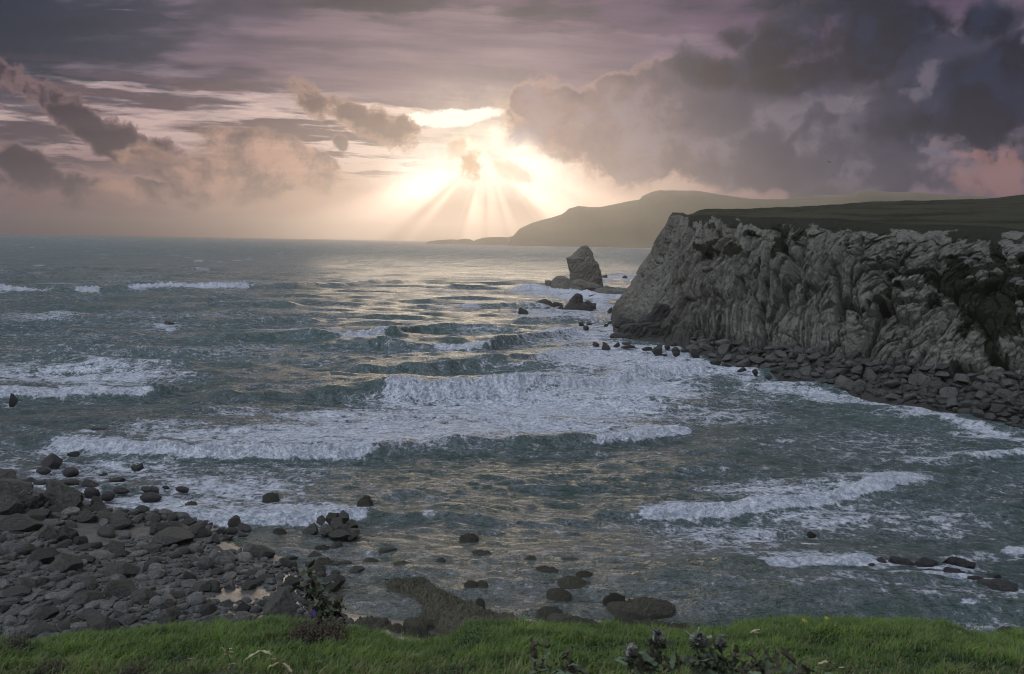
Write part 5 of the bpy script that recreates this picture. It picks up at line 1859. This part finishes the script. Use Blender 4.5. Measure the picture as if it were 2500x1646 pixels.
class Part:
    """Collects pieces of ONE part and links it as one mesh."""

    def __init__(s, seed=1):
        s.V, s.T, s.n = [], [], 0
        s.r = np.random.default_rng(seed)

    def add(s, V, T):
        s.V.append(np.asarray(V, float))
        s.T.append(np.asarray(T) + s.n)
        s.n += len(V)

    def tube(s, pts, r0, r1, seg=7):
        pts = np.asarray(pts, float)
        rings = []
        for i, p in enumerate(pts):
            d = pts[min(i + 1, len(pts) - 1)] - pts[max(i - 1, 0)]
            d /= np.linalg.norm(d) + 1e-9
            a = np.cross(d, [0.3, 1, .2])
            a /= np.linalg.norm(a) + 1e-9
            b2 = np.cross(d, a)
            rr = r0 + (r1 - r0) * i / (len(pts) - 1)
            an = np.linspace(0, 2 * np.pi, seg, endpoint=False)
            rings.append(p + rr * (np.cos(an)[:, None] * a + np.sin(an)[:, None] * b2))
        V = np.concatenate(rings)
        T = []
        for i in range(len(pts) - 1):
            for j in range(seg):
                a_, b_ = i * seg + j, i * seg + (j + 1) % seg
                T += [(a_, b_, b_ + seg), (a_, b_ + seg, a_ + seg)]
        s.add(V, T)

    def leaf(s, base, direc, length, width, curl=.5, lobes=5, thick=0.0):
        """A crumpled leaf with a toothed edge."""
        d = np.asarray(direc, float)
        d /= np.linalg.norm(d)
        side = np.cross(d, [0, 0, 1.0]) + 0.2 * s.r.normal(size=3)
        side /= np.linalg.norm(side) + 1e-9
        up = np.cross(side, d)
        n = lobes * 2 + 1
        V, T = [], []
        for i in range(n):
            q = i / (n - 1)
            wv = width * (math.sin(math.pi * min(1, q * .92 + .06)) ** .7) * (1.0 if i % 2 else .6)
            mid = np.asarray(base) + d * length * q + up * (curl * length * (-q * q + .35 * q)) + s.r.normal(size=3) * width * .12
            fold = .35 + .4 * s.r.random()
            V += [mid - side * wv + up * wv * fold, mid, mid + side * wv + up * wv * (fold + .2 * s.r.normal())]
        for i in range(n - 1):
            a = i * 3
            T += [(a, a + 1, a + 4), (a, a + 4, a + 3), (a + 1, a + 2, a + 5), (a + 1, a + 5, a + 4)]
        s.add(V, T)

    def ball(s, c, rx, rz, amp=.2, sub=ICO3, axis=None):
        V, T = sub
        V = V * (1 + amp * fbm3(V * 2.4 + s.r.uniform(0, 50), 3, 5))[:, None] * np.array([rx, rx, rz])
        if axis is not None:
            q = Vector((0, 0, 1)).rotation_difference(Vector(axis))
            V = V @ np.array(q.to_matrix()).T
        s.add(V + np.asarray(c), T)

    def spikes(s, c, r, n, L, w, axis=(0, 0, 1), spread_=1.0):
        ax = np.asarray(axis, float)
        ax /= np.linalg.norm(ax)
        for _ in range(n):
            d = s.r.normal(size=3)
            d /= np.linalg.norm(d)
            d = d * spread_ + ax * (1.05 if spread_ < 1 else 0.0)
            d /= np.linalg.norm(d)
            sd = np.cross(d, s.r.normal(size=3))
            sd /= np.linalg.norm(sd) + 1e-9
            p = np.asarray(c) + d * r * .8
            l_ = L * s.r.uniform(.6, 1.2)
            bend = s.r.normal(size=3) * l_ * .15
            s.add([p - sd * w, p + sd * w, p + d * l_ + bend], [(0, 1, 2)])

    def build(s, name, mat, parent=None, origin=(0, 0, 0)):
        V = np.concatenate(s.V) - np.asarray(origin)
        o = link(name, np_mesh(name, V, [np.concatenate(s.T)]), mat, parent)
        return o


def plant_root(name, loc, label, cat, group=None):
    o = bpy.data.objects.new(name, None)
    o.empty_display_size = .05
    C.objects.link(o)
    o.location = loc
    return thing(o, label, cat, group)


def curve(pts, n=10):
    return catmull(np.array(pts, float), n)


def thistle_at(D):
    """Big withered thistle at the brow with one purple flower; points given by pixel at distance D."""
    W = lambda px, py, dd=0.0: at_y(px, py, D + dd)
    base = bank_px(775, 1553)
    D0 = base[1]
    W = lambda px, py, dd=0.0: at_y(px, py, D0 + dd)
    root = plant_root('withered_thistle', base, 'tall withered thistle with one purple flower at the grass brow', 'plant')
    u = D0 / F
    st = Part(3)
    main = curve([base - np.array([0, 0, .05]), W(778, 1530), W(778, 1500), W(772, 1470), W(768, 1440), W(762, 1415), W(757, 1398)])
    st.tube(main, 5 * u, 2.5 * u)
    br = curve([W(800, 1556, -.02), W(815, 1530, -.03), W(824, 1500, -.02), W(828, 1478), W(822, 1468)])
    st.tube(br, 3.5 * u, 2.2 * u)
    br2 = curve([W(792, 1555), W(788, 1530, -.02), W(784, 1510, -.03), W(790, 1490, -.02)])
    st.tube(br2, 3 * u, 2 * u)
    b3 = curve([W(776, 1500), W(770, 1492, -.03), W(766, 1488, -.05)])
    st.tube(b3, 2 * u, 1.5 * u)
    st.build('stem', M_stem, root, base)
    dk, gy = Part(4), Part(5)
    r = np.random.default_rng(8)
    for (x0, y0, n, sz, sp) in ((757, 1405, 10, 26, 12), (765, 1425, 12, 26, 16), (770, 1445, 10, 26, 18), (772, 1465, 9, 26, 14), (778, 1480, 8, 24, 14), (782, 1500, 9, 24, 12), (786, 1520, 8, 24, 12),
                            (826, 1478, 10, 26, 14), (820, 1500, 8, 24, 12), (832, 1500, 6, 24, 8), (828, 1525, 5, 20, 8)):
        for k in range(n):
            p = W(x0 + r.normal(0, sp * .5), y0 + r.normal(0, 8), r.normal(0, .02))
            d = r.normal(size=3) * np.array([1, .6, .7]) + np.array([0, -.2, -.2])
            (gy if r.random() < .33 else dk).leaf(p, d, sz * u * r.uniform(.7, 1.5), sz * u * r.uniform(.25, .5), r.uniform(-.8, .9), 3)
    for x, y in ((768, 1455), (772, 1482), (808, 1492)):
        gy.leaf(W(x - 8, y - 12, -.04), (.5, -.3, -.8), 40 * u, 13 * u, .4, 4)
    dk.build('dead_leaf', M_dead, root, base)
    gy.build('grey_leaf', M_grey, root, base)
    hd = Part(6)
    c = W(770, 1482, -.05)
    hd.ball(c, 10 * u, 13 * u, .1)
    hd.spikes(c, 10 * u, 160, 7 * u, 1.0 * u)
    head = hd.build('flower_head', M_head, root, base)
    fl = Part(7)
    fc = W(765, 1495, -.07)
    fl.ball(fc, 4.5 * u, 8 * u, .2)
    fl.spikes(fc, 4 * u, 240, 8 * u, .8 * u)
    fl.build('purple_flower', M_purple, head, base)
    return root


thistle_at(5.6)


def heath_bush(px, py, w, h, label, seed, mat=None, n=650):
    base = bank_px(px, py)
    u = base[1] / F
    root = plant_root('dry_shrub', base, label, 'shrub')
    p, q = Part(seed), Part(seed + 1)
    p.ball(base - np.array([0, 0, .05]), w * u * .4, .04, .3)
    r = np.random.default_rng(seed)
    for k in range(n):
        a = r.normal(0, .33)
        b0 = base + np.array([a * w * u * .8, r.normal(0, .05), 0])
        b0[2] = base[2] - .03 + 0.0
        L = h * u * r.uniform(.5, 1.1) * math.exp(-a * a * 2.0)
        tip = b0 + np.array([r.normal(0, .35) * L, r.normal(0, .3) * L, L])
        midp = (b0 + tip) / 2 + r.normal(size=3) * L * .15
        p.tube([b0, midp, tip], .7 * u, .3 * u, 3)
        for _ in range(7):
            f = r.uniform(.3, 1)
            c = b0 + (tip - b0) * f + r.normal(size=3) * 2 * u
            q.leaf(c, r.normal(size=3), r.uniform(4, 9) * u, 1.6 * u, .3, 1)
    p.build('twig', M_stem, root, base)
    q.build('foliage', mat or M_heath, root, base)
    return root


heath_bush(752, 1570, 84, 62, 'dry brown shrub round the foot of the thistle', 21)
heath_bush(812, 1572, 70, 56, 'dark tangled shrub right of the thistle foot', 23)
heath_bush(20, 1605, 120, 60, 'dark brambly shrub at the left end of the grass', 25, M_dead, 420)
heath_bush(115, 1650, 90, 44, 'dark tuft standing in for a shaded gap by the bottom left of the grass', 27, M_dead, 320)  # dark foliage put in for the shade of a gap in the grass
heath_bush(320, 1656, 90, 40, 'dark tuft standing in for a shaded gap at the bottom edge left of the thistle', 29, M_dead, 320)  # another shaded gap in the turf, drawn as dark foliage
heath_bush(1160, 1560, 60, 34, 'dark green hummock of foliage on the grass brow', 31, M_green, 300)
heath_bush(1118, 1648, 44, 26, 'small black tuft at the bottom edge of the grass', 33, M_dead, 160)


def seed_head_plant(label, heads, leaves, base_px, seed, dist):
    """Near, blurred thistle with seed heads: heads (px, py, radius px), leaves (px, py, length px, direction deg, dark?)."""
    W = lambda px, py, dd=0.0: at_y(px, py, dist + dd)
    base = W(*base_px)
    u = dist / F
    root = plant_root('seeding_thistle', base, label, 'plant', None)
    st = Part(seed)
    r = np.random.default_rng(seed)
    for hx, hy, hr in heads:
        st.tube(curve([base + np.array([r.normal(0, .02), 0, -.05]), W((hx + base_px[0]) / 2 + r.normal(0, 5), (hy + hr + base_px[1]) / 2 + 10), W(hx, hy + hr * .9)], 6), 4 * u, 3 * u)
    if st.n:
        st.build('stem', M_grey, root, base)
    for hx, hy, hr in heads:
        p = Part(seed + int(hx))
        c = W(hx, hy + hr * .25)
        for _ in range(16):
            dd = r.normal(size=3) * np.array([.8, .6, .6]) + np.array([0, 0, .9])
            p.leaf(c + r.normal(size=3) * hr * u * .3 - np.array([0, 0, hr * u * .3]), dd, hr * u * r.uniform(.8, 1.5), hr * u * r.uniform(.25, .45), r.uniform(-.6, .8), 2)
        p.spikes(c, hr * u * .6, 120, hr * u * .5, 1.2 * u)
        hd = p.build('seed_head', M_head, root, base)
        f = Part(seed + int(hx) + 1)
        c2 = W(hx + r.normal(0, 3), hy - hr * .35)
        for _ in range(11):
            dd = r.normal(size=3) * np.array([.9, .7, .5]) + np.array([0, -.2, .5])
            f.leaf(c2 + r.normal(size=3) * hr * u * .22, dd, hr * u * r.uniform(.5, .95), hr * u * r.uniform(.16, .3), r.uniform(-.6, .9), 2)
        f.spikes(c2, hr * u * .35, 260, hr * u * .5, .9 * u)
        f.build('fluff', M_fluff, hd, base)
    dk, gy = Part(seed + 2), Part(seed + 3)
    for lx, ly, L, deg, dark in leaves:
        a = math.radians(deg)
        d = np.array([math.cos(a), r.normal(0, .3) - .1, math.sin(a)])
        (dk if dark else gy).leaf(W(lx, ly, r.normal(0, .03)), d, L * u, L * u * r.uniform(.16, .26), r.uniform(-.3, .6), 4)
    if dk.n:
        dk.build('dead_leaf', M_dead, root, base)
    if gy.n:
        gy.build('leaf', M_grey, root, base)
    return root


rr = np.random.default_rng(44)


def fan(cx, cy, n, L, pd=.5, lo=0, hi=180, sx=30, sy=8):
    return [(cx + rr.normal(0, sx), cy + rr.normal(0, sy), L * rr.uniform(.6, 1.2), rr.uniform(lo, hi), rr.random() < pd) for _ in range(n)]


seed_head_plant('large blurred seeding thistle with two white tufted heads in the near grass', [(1606, 1560, 27), (1540, 1592, 22)], fan(1590, 1632, 40, 54, .5), (1590, 1690), 51, 2.75)
seed_head_plant('seeding thistle with a broad woolly head right of the two headed one', [(1705, 1568, 27)], fan(1690, 1630, 34, 54, .5), (1690, 1690), 61, 2.8)
seed_head_plant('small seeding thistle with a hooked pale head', [(1761, 1572, 20)], fan(1770, 1638, 30, 56, .35), (1775, 1690), 71, 2.85)
seed_head_plant('blackened thistle stalk with flat spreading leaves', [], [(1812, 1602, 40, 178, 1), (1818, 1600, 34, 8, 1), (1815, 1640, 40, 88, 1), (1815, 1650, 40, 80, 1), (1830, 1632, 36, 30, 1)] + fan(1820, 1642, 24, 46, .7), (1815, 1690), 81, 2.8)
seed_head_plant('dead thistle with a black spear shaped leaf at the bottom right', [], [(1940, 1624, 64, 132, 1), (1942, 1626, 60, 130, 1), (1952, 1620, 34, 62, 1), (1965, 1630, 46, -30, 1)] + fan(1930, 1648, 22, 46, .55, 0, 180, 40), (1935, 1700), 91, 2.75)
seed_head_plant('curled withered weed between the black stalk and the seeding thistles', [], [(1385, 1598, 46, 62, 1), (1372, 1612, 40, 48, 1), (1345, 1612, 40, 120, 0), (1340, 1640, 46, 100, 0), (1380, 1630, 56, -40, 1)] + fan(1365, 1638, 26, 46, .45, 0, 180, 40), (1360, 1690), 101, 2.8)


def black_stalk():
    d = 2.9
    W = lambda px, py, dd=0.0: at_y(px, py, d + dd)
    base = W(1306, 1640)
    u = d / F
    root = plant_root('dead_stalk', base, 'stubby black dead stalk with one arm pointing right', 'plant')
    s = Part(5)
    s.tube(curve([W(1306, 1650), W(1306, 1630), W(1304, 1605)], 5), 3 * u, 4 * u)
    s.build('stem', M_stem, root, base)
    k = Part(6)
    for x, y, rx, rz in ((1303, 1596, 9, 14), (1300, 1578, 7, 12), (1309, 1570, 7, 6), (1297, 1560, 4, 6), (1308, 1603, 6, 5)):
        k.ball(W(x, y), rx * u, rz * u, .6)
    k.tube(curve([W(1308, 1568), W(1318, 1574), W(1330, 1576)], 5), 4 * u, 3 * u)
    k.ball(W(1336, 1575), 7 * u, 6 * u, .7)
    k.spikes(W(1303, 1590), 7 * u, 60, 8 * u, 1.4 * u)
    k.spikes(W(1336, 1575), 5 * u, 40, 6 * u, 1.4 * u)
    k.build('dead_head', M_dead, root, base)


black_stalk()


def flower(px, py, label, name, cat, mat, hpx, wpx, group=None):
    base = bank_px(px, py + hpx)
    d = base[1]
    W = lambda x, y: at_y(x, y, d)
    u = d / F
    root = plant_root(name, base, label, cat, group)
    s = Part(3)
    s.tube(curve([base - np.array([0, 0, .02]), W(px + 1, py + hpx * .5), W(px, py)], 4), 1.0 * u, .8 * u, 5)
    s.build('stem', M_green if mat is M_yellow else M_straw, root, base)
    f = Part(4)
    f.ball(W(px, py), wpx * u * .6, wpx * u * .4, .3)
    f.spikes(W(px, py), wpx * u * .4, 90, wpx * u * .7, .9 * u)
    f.build('flower_head', mat, root, base)


flower(2019, 1512, 'yellow flower on a stalk at the right of the grass brow', 'yellow_flower', 'flower', M_yellow, 16, 8)
flower(1964, 1517, 'paler yellow flower left of the other on the grass brow', 'yellow_flower', 'flower', M_yellow, 14, 8)
flower(2344, 1545, 'straw coloured seed head on the right slope of the bank', 'dry_grass_stalk', 'plant', M_straw, 20, 7)
flower(2137, 1565, 'small dark withered flower head in the right grass', 'withered_flower', 'flower', M_dead, 14, 12)
flower(1007, 1616, 'dark round withered head in the middle grass', 'withered_flower', 'flower', M_dead, 12, 12)


def dry_leaf(px, py, label, seed, n=5, L=26):
    base = bank_px(px, py + 8)
    u = base[1] / F
    p = Part(seed)
    c = base + np.array([0, -.02, .05])
    for k in range(n):
        a = p.r.uniform(0, 6.28)
        p.leaf(c, (math.cos(a), -.3, .6 * math.sin(a) + .2), L * u * p.r.uniform(.7, 1.3), L * u * .16, .3, 3)
    o = p.build('dry_leaf', M_straw, None, base)
    o.location = base
    thing(o, label, 'dead leaf')


dry_leaf(556, 1606, 'star shaped pale withered leaf cluster on the left grass', 3)
dry_leaf(585, 1635, 'pale withered leaf cluster at the bottom below the star shaped one', 5, 4, 24)
dry_leaf(640, 1598, 'long pale curled leaf in the grass below the thistle', 7, 3, 40)
dry_leaf(690, 1632, 'thin pale curled leaf at the bottom edge below the thistle', 9, 3, 40)
dry_leaf(1830, 1553, 'thin white dry leaf on the right grass', 11, 2, 26)
dry_leaf(2030, 1635, 'pale arched dry leaf at the bottom right', 13, 2, 50)
dry_leaf(480, 1622, 'pale dry leaf low on the left grass', 15, 2, 30)


# ------------------------------------------------------------------ a gull high over the headland
def bird():
    c = at_y(2024, 396, 240.0)
    root = plant_root('bird', c, 'small dark bird flying before the clouds above the headland', 'bird')
    p = Part(3)
    p.tube(curve([(-.32, 0, -.02), (-.2, 0, 0), (0, 0, .03), (.2, 0, .02), (.3, 0, 0)], 4), .03, .03, 8)
    p.ball((.02, 0, .02), .16, .09, .0)
    p.ball((.3, 0, .03), .065, .06, .0)
    p.add([(.35, .015, .03), (.35, -.015, .03), (.45, 0, .01), (-.3, .06, -.02), (-.3, -.06, -.02), (-.48, .08, -.03), (-.48, -.08, -.03)], [(0, 1, 2), (3, 4, 5), (4, 6, 5)])
    for s_ in (1, -1):
        p.add([(.14, .05 * s_, .04), (-.1, .05 * s_, .04), (.16, .4 * s_, .22), (-.06, .4 * s_, .22), (-.1, .85 * s_, .10), (-.16, .8 * s_, .10)], [(0, 1, 3), (0, 3, 2), (2, 3, 5), (2, 5, 4)])
    b_ = p.build('body', M_dead, root)
    root.rotation_euler = (0.35, -0.2, 0.6)
    root.scale = (1.1, 1.1, 1.1)


bird()

# ------------------------------------------------------------------ haze over the whole bay
def build_haze():
    bm = bmesh.new()
    bmesh.ops.create_cube(bm, size=1.0)
    me = bpy.data.meshes.new('haze')
    bm.to_mesh(me)
    bm.free()
    o = link('haze', me)
    top, bot = 372.0, -5.5
    o.scale = (36000, 36000, top - bot)
    o.location = (0, 0, (top + bot) / 2)
    mt = bpy.data.materials.new('haze')
    mt.use_nodes = True
    t = mt.node_tree
    t.nodes.clear()
    out = t.nodes.new('ShaderNodeOutputMaterial')
    v = t.nodes.new('ShaderNodeVolumePrincipled')
    v.inputs['Color'].default_value = HAZE_COL
    v.inputs['Density'].default_value = HAZE_D
    v.inputs['Anisotropy'].default_value = HAZE_G
    t.links.new(v.outputs[0], out.inputs['Volume'])
    me.materials.append(mt)
    o['kind'] = 'stuff'
    return o


HAZE_D, HAZE_G, HAZE_COL = 0.00013, 0.82, (1.0, 0.95, 0.92, 1)
build_haze()
